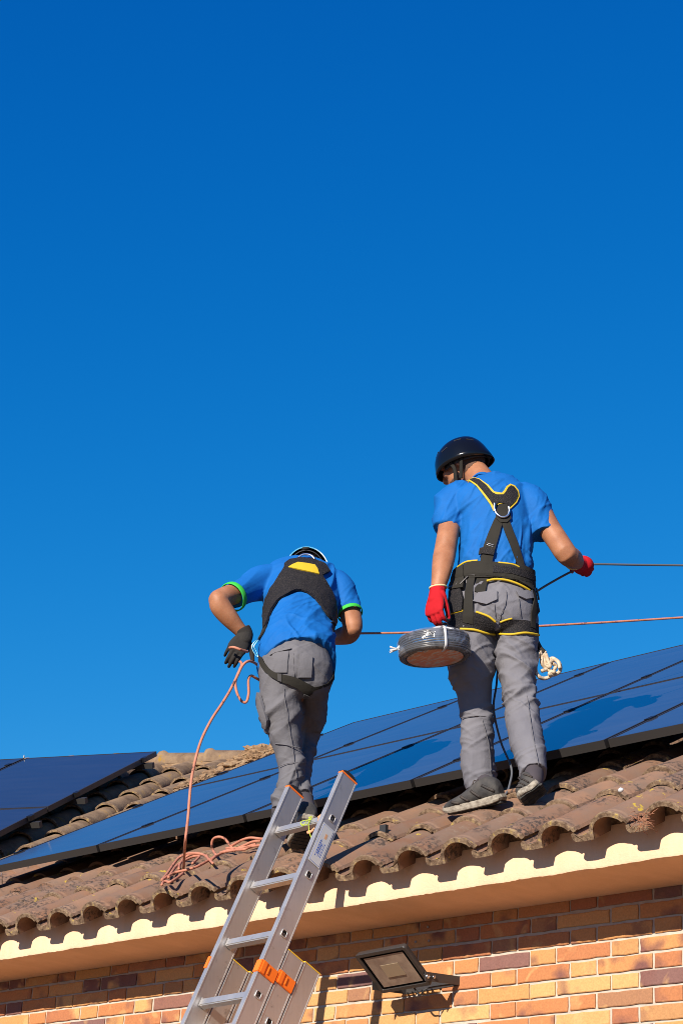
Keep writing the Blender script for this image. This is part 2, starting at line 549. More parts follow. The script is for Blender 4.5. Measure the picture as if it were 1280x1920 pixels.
TILT = math.atan2(0.0125, EXPO)
U1, V1, W1 = slope_frame(0, ROOF_A)
Vt, Wt = (V1 * math.cos(TILT) - W1 * math.sin(TILT)), (W1 * math.cos(TILT) + V1 * math.sin(TILT))
T0 = math.atan2(-0.002, EXPO)
Vt0, Wt0 = (V1 * math.cos(T0) - W1 * math.sin(T0)), (W1 * math.cos(T0) + V1 * math.sin(T0))
O1 = Vector((0.108, -0.455, 0.319))
z1 = lambda y: 0.309 + (y + 0.455) * math.tan(ROOF_A)
A2, P2 = rad(24), rad(28.6)
U2, V2, W2 = slope_frame(A2, P2)
O2 = Vector((-5.4353, 1.3464, 1.4280))
def z2(x, y): return (W2.dot(O2) - W2.x * x - W2.y * y) / W2.z
g = G(); gs = G()
RIDGE_Y = 3.3
ncourse = int((RIDGE_Y + 0.455) / math.cos(ROOF_A) / EXPO) + 1
for c in range(ncourse):
    for k in range(-33, 17):
        O = O1 + U1 * (PITCH * k) + V1 * (EXPO * c + rng.normal(0, 0.003)) + U1 * rng.normal(0, 0.0012)
        ctr = O + V1 * 0.2
        if z2(ctr.x, ctr.y) > ctr.z + 0.16: continue
        if c == 0: add_tile(g, O, U1, Vt0, Wt0, detail=(-16 < k < 9))
        else: add_tile(g, O + W1 * 0.015, U1, Vt, Wt, detail=(c < 5 and -16 < k < 9))
g.build('roof_tiles', [M_tile, M_rim], house, house, auto=rad(50))
g = G()
for k in range(-33, 17):
    O = O1 + U1 * (PITCH * k) + V1 * 0.115
    vs = []
    m = 15
    for dv in (0, 0.05):
        for i in range(m):
            th = math.pi * i / (m - 1)
            e = 1 + 0.05 * noise.noise(Vector((k * 3.1, i * .7, dv * 10)))
            vs.append(O + U1 * (0.160 + 0.068 * math.cos(th)) + Wt0 * (0.056 * math.sin(th) * e - 0.0) + V1 * (dv + 0.006 * noise.noise(Vector((k, i * .9, 2)))))
    vs += [O + U1 * 0.089 - Wt0 * .03, O + U1 * 0.227 - Wt0 * .03]
    fs = [tuple(list(range(m)) + [2 * m, 2 * m + 1]), tuple(range(2 * m - 1, m - 1, -1))] + [(i, i + m, i + m + 1, i + 1) for i in range(m - 1)]
    g.add(vs, fs, 0, False)
g.build_each('eave_mortar', M_rim, house, house)  # mortar plugs in dark edge brown, so shade under the arches is painted in
# roof deck below the tiles (closed volume up to the ridge, and the back slope)
g = G()
zz = lambda y: z1(y) - 0.012
yb, ym = -0.36, RIDGE_Y
g.add([(X0 - .3, yb + .01, 0.36), (X1 + .3, yb + .01, 0.36), (X0 - .3, ym, zz(ym)), (X1 + .3, ym, zz(ym)), (X0 - .3, 6.9, 0.36), (X1 + .3, 6.9, 0.36)],
      [(0, 1, 3, 2), (2, 3, 5, 4), (0, 4, 5, 1), (0, 2, 4), (1, 5, 3)], 0, False)
g.build('roof_deck', M_lump, house, house)

# ---- angled wing at the left end: same tiles, older
wing = empty('roof_wing', (-6.5, 2.6, 2.2), 'angled left roof wing with old lichened barrel tiles running up to a mortared ridge', 'roof')
g = G()
Lr = 2.60     # slope length from O2 to the wing ridge (O2 lies on a tile crest)
bk = U2.cross(Vector((0, 0, 1)))
def p2(u, v, h=0.0): return O2 + U2 * u + V2 * v + W2 * h
def barrel(g, O, U, V, W, r0, r1, ln, up=True, t=0.013, seed=0.0, drop=0.016):
    m = 13; vs = []; fs = []
    prof = [(0.0, 0.0, 1), (0.0, 0.0, 0), (0.014, 0.003, 0), (0.022, 0.003, 0), (0.030, 0.0, 0), (0.20, 0.0, 0), (ln, 0.0, 0)]
    for (s_, rz, inner) in prof:
        f = s_ / ln; r = r0 + (r1 - r0) * f + rz - (t if inner else 0)
        for k in range(m):
            th = math.pi * (k / (m - 1)) * 1.04 - 0.06
            e = 0.0028 * noise.noise(Vector((k * .5, s_ * 12, seed)))
            x, z = math.cos(th) * (r + e), math.sin(th) * (r + e) * 0.92
            ss = s_ + 0.004 * noise.noise(Vector((k * .7, seed, 0)))
            if not up: z = -z
            vs.append(O + U * x + V * ss + W * (z - drop * f))
    for a in range(len(prof) - 1):
        for k in range(m - 1): fs.append((a * m + k, a * m + k + 1, (a + 1) * m + k + 1, (a + 1) * m + k))
    b = len(g.v); g.v.extend([tuple(v) for v in vs])
    for i, f in enumerate(fs):
        g.f.append(tuple(x + b for x in f)); g.m.append(1 if i < 2 * (m - 1) else 0); g.sm.append(True)
for kk in range(-18, 14):
    for c in range(-9, 8):
        v0 = c * 0.365 + rng.normal(0, 0.008)
        if v0 + 0.30 > Lr: continue
        O = p2(kk * 0.240 + rng.normal(0, .006), v0, -0.088)
        if (O + V2 * .2).z < z1((O + V2 * .2).y) - 0.02: continue
        barrel(g, O, U2, V2, W2, 0.096, 0.078, 0.44, True, seed=kk * 7.1 + c * 3.3)
        barrel(g, p2(kk * 0.240 + 0.12, v0 - .1, -0.085), U2, V2, W2, 0.080, 0.090, 0.44, False, seed=kk * 5.1 + c * 2.3)
g.build('roof_tiles', [M_tile2, M_rim], wing, wing, auto=rad(50))
g = G()
a, b, c_, d = p2(-4.2, -0.75, -0.09), p2(0.75, -0.75, -0.09), p2(1.9, Lr, -0.09), p2(-6, Lr, -0.09)
e1, e2 = c_ - bk * 3.2 - Vector((0, 0, 1.7)), d - bk * 3.2 - Vector((0, 0, 1.7))
g.add([a, b, c_, d, e1, e2], [(0, 1, 2, 3), (3, 2, 4, 5)], 0, False)
g.build('roof_deck', M_lump, wing, wing)
# ridge caps bedded in mortar
g = G()
for i in range(-9, 6):
    u0 = 0.10 + i * 0.37
    pts = []
    n = 7
    for s, (du, r) in enumerate(((0, 0.088), (0.02, 0.092), (0.05, 0.088), (0.12, 0.078), (0.37, 0.072), (0.40, 0.070))):
        pass
    prof = [(0, 0.062), (0.0, 0.098), (0.03, 0.100), (0.055, 0.082), (0.40, 0.066)]
    vs, fs = [], []
    m = 14
    for du, r in prof:
        for k in range(m):
            th = math.pi * (k / (m - 1)) * 1.16 - 0.25
            e = 0.004 * noise.noise(Vector((u0 * 5 + du * 20, k * .6, 1)))
            vs.append(p2(u0 + du, Lr + 0.02, -0.060) + (-bk) * (math.cos(th) * (r + e)) + Vector((0, 0, 1)) * (math.sin(th) * (r + e)))
    for s in range(len(prof) - 1):
        for k in range(m - 1): fs.append((s * m + k, s * m + k + 1, (s + 1) * m + k + 1, (s + 1) * m + k))
    g.add(vs, fs, 0, True)
g.build('ridge_cap', M_tile2, wing, wing)
def rock(c, X, Y, Z, rx, ry, rz, seed, amp=0.35, sub=4):
    bm = bmesh.new()
    bmesh.ops.create_icosphere(bm, subdivisions=sub, radius=1.0)
    for v in bm.verts:
        p = v.co.copy()
        f = 1 + amp * noise.noise(p * 1.6 + Vector((seed, 0, 0))) + amp * 0.5 * noise.noise(p * 4 + Vector((0, seed, 0))) + amp * 0.22 * noise.noise(p * 10 + Vector((0, 0, seed)))
        v.co = c + X * (p.x * rx * f) + Y * (p.y * ry * f) + Z * (p.z * rz * f)
    bm.verts.index_update()
    r = ([v.co.copy() for v in bm.verts], [[v.index for v in f.verts] for f in bm.faces])
    bm.free()
    return r
g = G()
Zv = Vector((0, 0, 1))
for i in range(-8, 7):
    g.add(*rock(p2(0.1 + i * 0.3, Lr - 0.09, -0.070), U2, V2, W2, 0.24, 0.08, 0.034, i * 3.7, 0.6), 0, False)
for (px, py, h, a, b, c_, sd) in ((462, 1430, 0.0, .13, .10, .045, 5), (484, 1424, 0.02, .12, .08, .06, 9), (506, 1418, 0.03, .14, .08, .06, 37), (440, 1438, 0.0, .11, .12, .035, 14), (412, 1450, -.02, .09, .15, .03, 22),
                                  (382, 1464, -.03, .07, .16, .03, 31), (352, 1474, -.03, .06, .16, .028, 41), (480, 1410, .03, .09, .05, .04, 55), (503, 1406, .04, .10, .05, .035, 61)):
    g.add(*rock(onplane(px, py, W2, W2.dot(p2(0, 0, h))), U2, V2, W2, a, b, c_, sd, 0.7, 5), 0, False)
g.build('mortar_bedding', M_lump, wing, wing)

# ------------------------------------------------------------ solar panels
def make_panel(name, w, h, label, group, rot, loc, gm=None):
    root = empty(name, loc, label, 'solar panel', group, rot)
    t = 0.035
    fw = 0.011
    g = G()
    g.box((w / 2, fw / 2, -t / 2), w / 2, fw / 2, t / 2); g.box((w / 2, h - fw / 2, -t / 2), w / 2, fw / 2, t / 2)
    g.box((fw / 2, h / 2, -t / 2), fw / 2, h / 2 - fw, t / 2); g.box((w - fw / 2, h / 2, -t / 2), fw / 2, h / 2 - fw, t / 2)
    g.build('frame', M_frame, root)
    g = G()
    g.box((w / 2, h / 2, -0.005), w / 2 - fw, h / 2 - fw, 0.0032)
    g.build('glass', gm or M_glass, root)
    g = G()
    g.box((w / 2, h / 2, -0.016), w / 2 - fw, h / 2 - fw, 0.002)
    g.build('back_sheet', M_frame, root)
    return root
PW, PH = 1.010, 1.654
Ua = Vector((math.cos(0.023), math.sin(0.023), 0.012)).normalized()
Va = Vector((-math.sin(0.023) * math.cos(0.505), math.cos(0.023) * math.cos(0.505), math.sin(0.505)))
Va = (Va - Ua * Ua.dot(Va)).normalized()
Wa = Ua.cross(Va)
rotA = Matrix((Ua, Va, Wa)).transposed()
OA = Vector((-4.332, 0.186, 0.886))
labsA = {(0, 0): 'dark solar panel at the left end of the lower row behind the hanging rope',
         (1, 0): 'lower row solar panel just left of the bent worker above the coiled rope',
         (2, 0): 'lower row solar panel behind the ladder top with the bent worker\'s shadow',
         (3, 0): 'lower row solar panel behind the standing worker\'s boots with his shadow on it',
         (4, 0): 'lower row solar panel cut by the right edge of the photo',
         (0, 1): 'upper row solar panel nearest the mortared ridge, behind the bent worker\'s legs',
         (1, 1): 'upper row solar panel between the two workers, second from the left',
         (2, 1): 'upper row solar panel behind the standing worker\'s knees',
         (3, 1): 'upper row solar panel at the right edge of the photo, highest in the frame'}
GA = 'solar panels of the large array behind the workers'
protoA = None
for (i, j), lab in labsA.items():
    loc = OA + Ua * (PW * i) + Va * (PH * j)
    if protoA is None:
        protoA = make_panel('solar_panel', PW - 0.020, PH - 0.020, lab, GA, rotA, loc)
    else:
        c = copy_tree(protoA)
        c.matrix_world = Matrix.Translation(loc) @ rotA.to_4x4()
        c['label'] = lab
# mounting rails with clamps
def rail(O, U, V, W, length, clamps, label, group, along=0.012):
    root = empty('mounting_rail', O, label, 'rail', group)
    g = G()
    g.box(O + U * (length / 2) - W * 0.055, length / 2, 0.02, 0.018, U, V, W)
    g.build('rail_bar', M_alu_rail, root, root)
    for s in clamps:
        g = G()
        g.box(O + U * s - W * 0.012, 0.0085, 0.030, 0.0155, U, V, W, bev=0.001)
        g.box(O + U * s + W * 0.0028, 0.015, 0.030, 0.0018, U, V, W)
        g.build('clamp', M_clamp, root, root)
    return root
GR = 'mounting rails under the large array'
for q, (v, lab) in enumerate(((0.36, 'mounting rail and clamps low on the lower panel row'), (1.28, 'mounting rail and clamps high on the lower panel row'),
                              (2.02, 'mounting rail and clamps low on the upper panel row'), (2.94, 'mounting rail and clamps high on the upper panel row'))):
    rail(OA + Va * v - Ua * 0.03, Ua, Va, Wa, PW * (5 if v < 2 else 4) + 0.03, [PW * i + 0.02 for i in range(0, 6 if v < 2 else 5)], lab, GR)
# second array on the wing, its right edge free
OBr = p2(0, 0, 0.115)
q0 = onplane(293, 1409, W2, W2.dot(OBr))
BW, BH = 1.045, 1.69
rotB = Matrix((U2, V2, W2)).transposed()
labsB = {(0, 0): 'upper dark solar panel of the left array with its free corner against the sky',
         (0, 1): 'lower dark solar panel of the left array, below the thin pale joint',
         (1, 0): 'solar panel at the upper left corner, beyond the white clip on the left array',
         (1, 1): 'solar panel mostly cut by the left edge of the photo in the left array'}
protoB = None
GB = 'solar panels of the left array'
for (i, j), lab in labsB.items():
    loc = q0 - U2 * (BW * (i + 1) - 0.02) - V2 * (BH * (j + 1) - 0.02)
    if protoB is None:
        protoB = make_panel('solar_panel', BW - 0.020, BH - 0.014, lab, GB, rotB, loc, M_glass2)
    else:
        c = copy_tree(protoB)
        c.matrix_world = Matrix.Translation(loc) @ rotB.to_4x4()
        c['label'] = lab
for v, lab in ((0.22, 'highest mounting rail end sticking out from the left array'), (1.28, 'middle mounting rail end sticking out from the left array'),
               (1.92, 'third mounting rail end down the left array edge'), (3.0, 'lowest mounting rail of the left array')):
    rail(q0 - V2 * v - U2 * 2.2, U2, V2, W2, 2.27, [1.155 - 0.01, 2.2 + 0.008], lab, 'mounting rails under the left array')
g = G()
pc = q0 - U2 * (BW - 0.0) + V2 * 0.0
g.tube([pc, pc + Vector((0, 0, 0.014)), pc + Vector((0, 0, 0.026))], [0.006, 0.005, 0.002], 8)
tag(g.build('cable_clip', mat('grey_clip', (0.30, 0.31, 0.32), 0.7)), 'small white clip standing on the top edge of the left array', 'clip')

# ------------------------------------------------------------ ladder (three aluminium sections)
LS = 0.2663
LD = Vector((0.007, 0.406, 0.914)).normalized()
LU = Vector((0.314, -0.020, 0.0)); LU = (LU - LD * LU.dot(LD)); LW_ = LU.length; LX = LU.normalized()
LN = LX.cross(LD).normalized()
if LN.y > 0: LN = -LN         # towards the camera
L0 = CAM_C + 0.951 * (onplane(523, 1560, Vector((0, 1, 0)), -0.185 - 0.0) - CAM_C)
L0 = Vector((-1.3505, -0.4721, 0.5360))
DEP, THK = 0.085, 0.024
ladder = empty('ladder', L0 - LD * 3.9, 'silver aluminium extension ladder leaning on the eave with orange clips', 'ladder')
def rail_box(g, side, sec, s0, s1):
    x0 = 0 if side == 0 else LW_
    c = L0 + LX * (x0 - THK / 2) - LN * (sec * 0.090) + LD * ((s0 + s1) / 2)
    hl = (s1 - s0) / 2
    g.box(c, THK / 2 - 0.0013, DEP / 2 - 0.004, hl, LX, LN, LD)
    g.box(c + LN * (DEP / 2 - 0.0035), THK / 2, 0.0035, hl + .0004, LX, LN, LD, bev=0.0012)
    g.box(c - LN * (DEP / 2 - 0.0035), THK / 2, 0.0035, hl + .0004, LX, LN, LD, bev=0.0012)

secs = [(0, -3.4, 0.20), (1, -3.85, -0.572), (2, -4.02, -0.565)]
for sec, s0, s1 in secs:
    for side in (0, 1):
        g = G(); rail_box(g, side, sec, s0, s1)
        r_ = g.build('side_rail', M_alu, ladder, ladder)
        # grip ribs: a shallow groove line along the front face
        g = G()
        x0 = 0 if side == 0 else LW_
        ctop = L0 + LX * (x0 - THK / 2) - LN * (sec * 0.090) + LD * s1
        if sec == 0:
            g.box(ctop + LD * 0.0015, THK / 2 + .0008, DEP / 2 + .0008, 0.0035, LX, LN, LD, mi=0)
            for k in range(9):
                a = -1 + 2 * k / 8
                hgt = 0.016 * math.sqrt(max(0.0, 1 - a * a * 0.92))
                g.box(ctop + LN * (a * DEP * 0.44) + LD * (0.005 + hgt / 2), THK / 2 - .001, DEP * 0.062, hgt / 2, LX, LN, LD, mi=1)
            g.build('end_cap', [M_orange, M_black], ladder, ladder)
        else:
            g.box(ctop + LD * 0.001, THK / 2 + .0008, DEP / 2 + .0008, 0.002, LX, LN, LD)
            g.build('end_cap', M_yel, ladder, ladder)
    k = 0
    while True:
        s = -LS * k if sec == 0 else -LS * k - 0.058 - 0.02 * (sec == 2)
        if s < s0 + 0.1: break
        if s < s1 - 0.05:
            c = L0 + LX * (LW_ / 2) - LN * (sec * 0.090) + LD * s
            g = G()
            g.box(c, LW_ / 2 + 0.001, 0.0155, 0.0155, LX, (LN + LD * 0.0).normalized(), LD, bev=0.004)
            # pressed collars at both ends
            for e in (0.004, LW_ - THK - 0.004):
                g.box(L0 + LX * e - LN * (sec * 0.090) + LD * s, 0.003, 0.0185, 0.0185, LX, LN, LD, bev=0.002)
            g.build('rung', M_alu, ladder, ladder)
            if s > -1.6:
                g = G()
                cc = L0 + LX * (LW_ + 0.0010) - LN * (sec * 0.090) + LD * s
                hs_, wd = 0.0125, 0.0022
                ca = math.cos(rad(0)); 
                loop = []
                for q in range(20):
                    a = 2 * math.pi * q / 20
                    e = 0.45
                    cx = math.copysign(abs(math.cos(a)) ** e, math.cos(a)); sx = math.copysign(abs(math.sin(a)) ** e, math.sin(a))
                    loop.append(cc + LN * (cx * hs_) + LD * (sx * hs_ * 1.12))
                g.tube(loop, wd, 6, closed=True)
                inner = [cc + (p - cc) * 0.9 for p in loop]
                g.add(inner, [tuple(range(20))], 1, False)  # flat black plate paints in the shade of the hollow rung
                g.build('rung_end', [M_alu, M_dark], ladder, ladder)
        k += 1
# orange guide clips on the right rails, one on the left rail
def clip(side, sec, s, h=0.026):
    x0 = (0 if side == 0 else LW_) - THK / 2
    c = L0 + LX * x0 - LN * (sec * 0.090) + LD * s
    g = G()
    if side == 0:
        g.box(c - LX * (THK / 2 + 0.004), 0.004, DEP / 2 - .004, h, LX, LN, LD, bev=0.002)
        g.box(c + LN * (DEP / 2 + 0.002) - LX * .008, THK / 2 - .004, 0.002, h, LX, LN, LD, bev=0.001)
    else:
        g.box(c + LX * (THK / 2 + 0.002), 0.003, DEP / 2 - 0.001, h, LX, LN, LD, bev=0.002)
        g.box(c + LN * (DEP / 2 + 0.001), THK / 2 + .004, 0.003, h, LX, LN, LD, bev=0.002)
        g.box(c + LX * (THK / 2 + 0.0055) + LN * 0.004, 0.003, 0.0028, h * 0.6, LX, LN, LD, bev=0.001)
        g.box(c + LX * (THK / 2 + 0.0055) + LN * 0.028, 0.0025, 0.010, h * 0.95, LX, LN, LD, bev=0.001)
    g.build('guide_clip', M_orange, ladder, ladder)
clip(1, 0, -0.700); clip(1, 1, -0.685)
clip(0, 0, -0.640)
clip(0, 1, -0.80)
# sticker on the right rail with faint lines of print
g = G()
sc = L0 + LX * (LW_ + 0.0012) + LD * (-0.128)
SK = 1.22
g.box(sc, 0.0006, 0.026 * SK, 0.072 * SK, LX, LN, LD, mi=0)
g.box(sc + LX * 0.0008, 0.0003, 0.0225 * SK, 0.068 * SK, LX, LN, LD, mi=1)
g.box(sc + LX * 0.0012, 0.0003, 0.0215 * SK, 0.067 * SK, LX, LN, LD, mi=0)
for k, (a, s, w, hh) in enumerate(((0.013, -0.02, 0.0016, 0.035), (0.008, -0.012, 0.0012, 0.030), (0.004, -0.02, 0.0012, 0.025), (0.0, -0.022, 0.0016, 0.03), (-0.008, -0.02, 0.001, 0.028), (-0.014, -0.02, 0.001, 0.03))):
    q = s
    rs = np.random.default_rng(k)
    pos = -hh
    while pos < hh:
        ln = 0.002 + rs.random() * 0.006
        g.box(sc + LX * 0.0016 + LN * a + LD * (s + pos + ln / 2), 0.0003, w, ln / 2, LX, LN, LD, mi=1)
        pos += ln + 0.002
g.box(sc + LX * 0.0016 + LN * (-0.003) + LD * 0.042, 0.0003, 0.006, 0.011, LX, LN, LD, mi=2)
g.build('sticker', [M_label, M_ink, mat('sticker_tan', (0.55, 0.30, 0.16), 0.5)], ladder, ladder)

# ------------------------------------------------------------ floodlight
fl = empty('floodlight', (-0.93, -0.12, -0.02), 'flat square black floodlight angled down from the brick wall', 'floodlight')
fa, fb = Vector((-1.060, -0.30, 0.043)), Vector((-0.814, -0.30, 0.053))
fe, ff = Vector((-0.799, -0.15, -0.058)), Vector((-1.043, -0.15, -0.069))
FX = ((fb - fa) + (fe - ff)).normalized(); FY = ((ff - fa) + (fe - fb)); FY = (FY - FX * FY.dot(FX)).normalized(); FN = FX.cross(FY)
if FN.z > 0: FN = -FN
fc = (fa + fb + fe + ff) / 4; fw, fh = 0.130, 0.100
g = G()
def rrect(c, hw, hh, r, n=6):
    out = []
    for (sx, sy, a0) in ((1, 1, 0), (-1, 1, 90), (-1, -1, 180), (1, -1, 270)):
        for k in range(n + 1):
            a = rad(a0 + 90 * k / n)
            out.append(c + FX * (sx * (hw - r) + r * math.cos(a)) + FY * (sy * (hh - r) + r * math.sin(a)))
    return out
rings = [rrect(fc - FN * 0.030, fw * .80, fh * .80, .01), rrect(fc - FN * 0.022, fw * .97, fh * .97, .012), rrect(fc - FN * 0.004, fw, fh, .014), rrect(fc, fw - .002, fh - .002, .012),
         rrect(fc, fw - .016, fh - .016, .006), rrect(fc - FN * 0.004, fw - .017, fh - .017, .005)]
n = len(rings[0]); vs = [p for r in rings for p in r]
fs = [(i * n + k, i * n + (k + 1) % n, (i + 1) * n + (k + 1) % n, (i + 1) * n + k) for i in range(len(rings) - 1) for k in range(n)] + [tuple(range(n))]
g.add(vs, fs, 0, False)
for k in range(7):
    g.box(fc - FN * 0.036 + FX * (-0.075 + 0.025 * k), 0.002, fh * .7, 0.008, FX, FY, FN)
g.build('housing', M_lightframe, fl, fl, auto=rad(40))
M_fglass = mat('floodlight_glass', (0.30, 0.22, 0.16), 0.12, 0.0, 0.7)
co = coords(M_fglass)
setc(M_fglass, ramp(M_fglass, nz(M_fglass, 14, 4, .6, co), [(0.35, (0.19, 0.13, 0.10)), (0.65, (0.31, 0.23, 0.17))]))
g = G(); g.add(rrect(fc - FN * 0.0045, fw - .018, fh - .018, .005), [tuple(range(n))], 1, False)
g.add(rrect(fc - FN * 0.0040, fw - .030, fh - .026, .002), [tuple(range(n))], 0, False)
g.build('glass', [M_fglass, M_dark], fl, fl)
g = G(); g.box(fc - FN * 0.002, 0.045, 0.030, 0.0010, FX, FY, FN)
g.build('lamp_chip', mat('lamp_chip_tan', (0.27, 0.20, 0.13), 0.5), fl, fl)
g = G()
bx = fc + FX * (fw + 0.006) + FY * 0.055
wpt = Vector((bx.x + 0.012, -0.008, bx.z + 0.012))
dirb = (wpt - bx).normalized(); upb = FX.cross(dirb)
g.box((bx + wpt) / 2, 0.0015, (wpt - bx).length / 2 + 0.01, 0.017, FX, dirb, upb)
bx2 = bx - FX * (2 * fw + 0.012)
wpt2 = Vector((bx2.x + 0.012, -0.008, bx2.z + 0.012))
g.box((bx2 + wpt2) / 2, 0.0015, (wpt2 - bx2).length / 2 + 0.01, 0.017, FX, dirb, upb)
g.box((wpt + wpt2) / 2 + Vector((0, -0.002, 0)), fw + 0.008, 0.0015, 0.017, FX, Vector((0, 1, 0)), Vector((0, 0, 1)))
g.build('bracket', M_lightframe, fl, fl)
g = G()
g.tube([bx - FX * 0.004, bx + FX * 0.008], 0.009, 8); g.tube([bx + FX * 0.004 + dirb * .03, bx + FX * 0.010 + dirb * .03], 0.007, 6)
g.build('bolt', M_steel, fl, fl)
g = G()
g.tube(spline([fc - FN * .03 + FX * .02 + FY * .05, fc + FY * .11 + FX * .03 - FN * .01, fc + FY * .125 + FX * .06 + FN * .012, fc + FY * .11 + FX * .1, wpt + Vector((-.02, 0, -.01))], 6), 0.0035, 6)
g.build('power_cable', M_black, fl, fl)
# old screw plugs in the wall
for i, (px, py) in enumerate(((779, 1766), (804, 1764), (802, 1738))):
    p = onplane(px, py, Vector((0, 1, 0)), -0.008)
    g = G(); g.tube([p, p + Vector((0, -0.004, 0))], [0.0055, 0.004], 10)
    tag(g.build('screw_plug', mat('plug_grey', (0.32, 0.30, 0.28), 0.6)), ('left of two grey plugs side by side in the bricks above the floodlight', 'right of two grey plugs side by side in the bricks above the floodlight', 'single grey plug high in the bricks under the eave')[i], 'wall plug', 'wall plugs in the brickwork')

# ============================================================ people
def crest(y): return 0.319 + 0.075 + (y + 0.455) * math.tan(ROOF_A) + 0.014
def on_roof(px, py):
    n = Vector((0, -math.sin(ROOF_A), math.cos(ROOF_A)))
    return onplane(px, py, n, n.dot(Vector((0, 0, crest(0)))))

class Fig:
    """figure frame: at() turns a photo position and a distance in front/behind into a point"""
    def __init__(s, base):
        s.B = Vector(base)
        d = s.B - CAM_C; d.z = 0
        s.hf = d.normalized()
        s.r = Vector((s.hf.y, -s.hf.x, 0))
    def at(s, px, py, off=0.0):
        n = s.hf
        return onplane(px, py, n, n.dot(s.B) + off)
    def m(s, X, px):
        return px * (X - CAM_C).dot(CAM_R[2]) / F_PX
    def rings(s, lst):
        out = []
        for (px, py, off, hw, hd) in lst:
            X = s.at(px, py, off)
            out.append((X, s.m(X, hw), hd))
        return out

def cr1(a, b, c, d, t):
    return 0.5 * ((2 * b) + (c - a) * t + (2 * a - 5 * b + 4 * c - d) * t * t + (3 * b - a - 3 * c + d) * t ** 3)

def loft(g, rings, side, n=24, sub=5, e=1.0, caps='rr', mi=0):
    """rings: (centre, half width along side, half depth); caps r = rounded, f = flat"""
    R = []
    K = len(rings)
    for i in range(K - 1):
        a, b, c, d = rings[max(i - 1, 0)], rings[i], rings[i + 1], rings[min(i + 2, K - 1)]
        for k in range(sub):
            t = k / sub
            R.append((Vector([cr1(a[0][q], b[0][q], c[0][q], d[0][q], t) for q in range(3)]), cr1(a[1], b[1], c[1], d[1], t), cr1(a[2], b[2], c[2], d[2], t)))
    R.append(rings[-1])
    if caps[0] == 'r':
        T = (R[0][0] - R[1][0]).normalized(); rr = min(R[0][1], R[0][2])
        R = [(R[0][0] + T * rr * .95, R[0][1] * .25, R[0][2] * .25), (R[0][0] + T * rr * .7, R[0][1] * .7, R[0][2] * .7)] + R
    if caps[1] == 'r':
        T = (R[-1][0] - R[-2][0]).normalized(); rr = min(R[-1][1], R[-1][2])
        R = R + [(R[-1][0] + T * rr * .7, R[-1][1] * .7, R[-1][2] * .7), (R[-1][0] + T * rr * .95, R[-1][1] * .25, R[-1][2] * .25)]
    vs, fs = [], []
    M = len(R)
    for i, (c, a, b) in enumerate(R):
        T = (R[min(i + 1, M - 1)][0] - R[max(i - 1, 0)][0]).normalized()
        u = (side - T * side.dot(T)).normalized(); w = T.cross(u)
        for k in range(n):
            th = 2 * math.pi * k / n
            cx, sx = math.cos(th), math.sin(th)
            cx = math.copysign(abs(cx) ** e, cx); sx = math.copysign(abs(sx) ** e, sx)
            vs.append(c + u * (a * cx) + w * (b * sx))
    for i in range(M - 1):
        for k in range(n):
            l = (k + 1) % n
            fs.append((i * n + k, i * n + l, (i + 1) * n + l, (i + 1) * n + k))
    fs.append(tuple(range(n - 1, -1, -1))); fs.append(tuple(range((M - 1) * n, M * n)))
    g.add(vs, fs, mi, True)
    return g

def ball(g, c, X, Y, Z, rx, ry, rz, sub=3, mi=0):
    bm = bmesh.new(); bmesh.ops.create_icosphere(bm, subdivisions=sub, radius=1.0); bm.verts.index_update()
    g.add([c + X * (v.co.x * rx) + Y * (v.co.y * ry) + Z * (v.co.z * rz) for v in bm.verts], [[v.index for v in f.verts] for f in bm.faces], mi, True)
    bm.free(); return g

def fuse(g, voxel, smooth=4, disp=None, factor=0.5):
    """voxel-union the shapes of g into one surface; disp(p, n) -> displacement along the normal"""
    me = bpy.data.meshes.new('tmp'); me.from_pydata(g.v, [], g.f); me.update()
    bm = bmesh.new(); bm.from_mesh(me); bmesh.ops.recalc_face_normals(bm, faces=bm.faces[:]); bm.to_mesh(me); bm.free()
    o = bpy.data.objects.new('tmp', me); COL.objects.link(o)
    md = o.modifiers.new('r', 'REMESH'); md.mode = 'VOXEL'; md.voxel_size = voxel; md.adaptivity = 0
    if smooth:
        ms = o.modifiers.new('s', 'SMOOTH'); ms.factor = factor; ms.iterations = smooth
    dg = bpy.context.evaluated_depsgraph_get(); dg.update()
    me2 = bpy.data.meshes.new_from_object(o.evaluated_get(dg))
    bpy.data.objects.remove(o); bpy.data.meshes.remove(me)
    out = G()
    n = len(me2.vertices)
    co = np.empty(n * 3); me2.vertices.foreach_get('co', co); co = co.reshape(-1, 3)
    if disp is not None:
        nn = np.empty(n * 3); me2.vertices.foreach_get('normal', nn); nn = nn.reshape(-1, 3)
        for i in range(n):
            co[i] += nn[i] * disp(Vector(co[i]), Vector(nn[i]))
    out.v = [tuple(c) for c in co]
    out.f = [tuple(p.vertices) for p in me2.polygons]
    out.m = [0] * len(out.f); out.sm = [True] * len(out.f)
    bpy.data.meshes.remove(me2)
    return out

def bvh(*gs):
    v, f = [], []
    for g in gs:
        b = len(v); v += g.v; f += [tuple(i + b for i in q) for q in g.f]
    return BVHTree.FromPolygons([Vector(p) for p in v], f)

def hit(t, px, py):
    """where the line of sight through a photo position meets the clothing below"""
    d = ray(px, py).normalized()
    h = t.ray_cast(CAM_C, d)
    if h[0] is None:
        # nearest surface beside the line
        best = None
        for k in range(60):
            p = CAM_C + d * (7.0 + k * 0.06)
            q = t.find_nearest(p)
            if q[0] is not None and (best is None or q[3] < best[3]): best = q
        return best[0], best[1]
    return h[0], h[1]

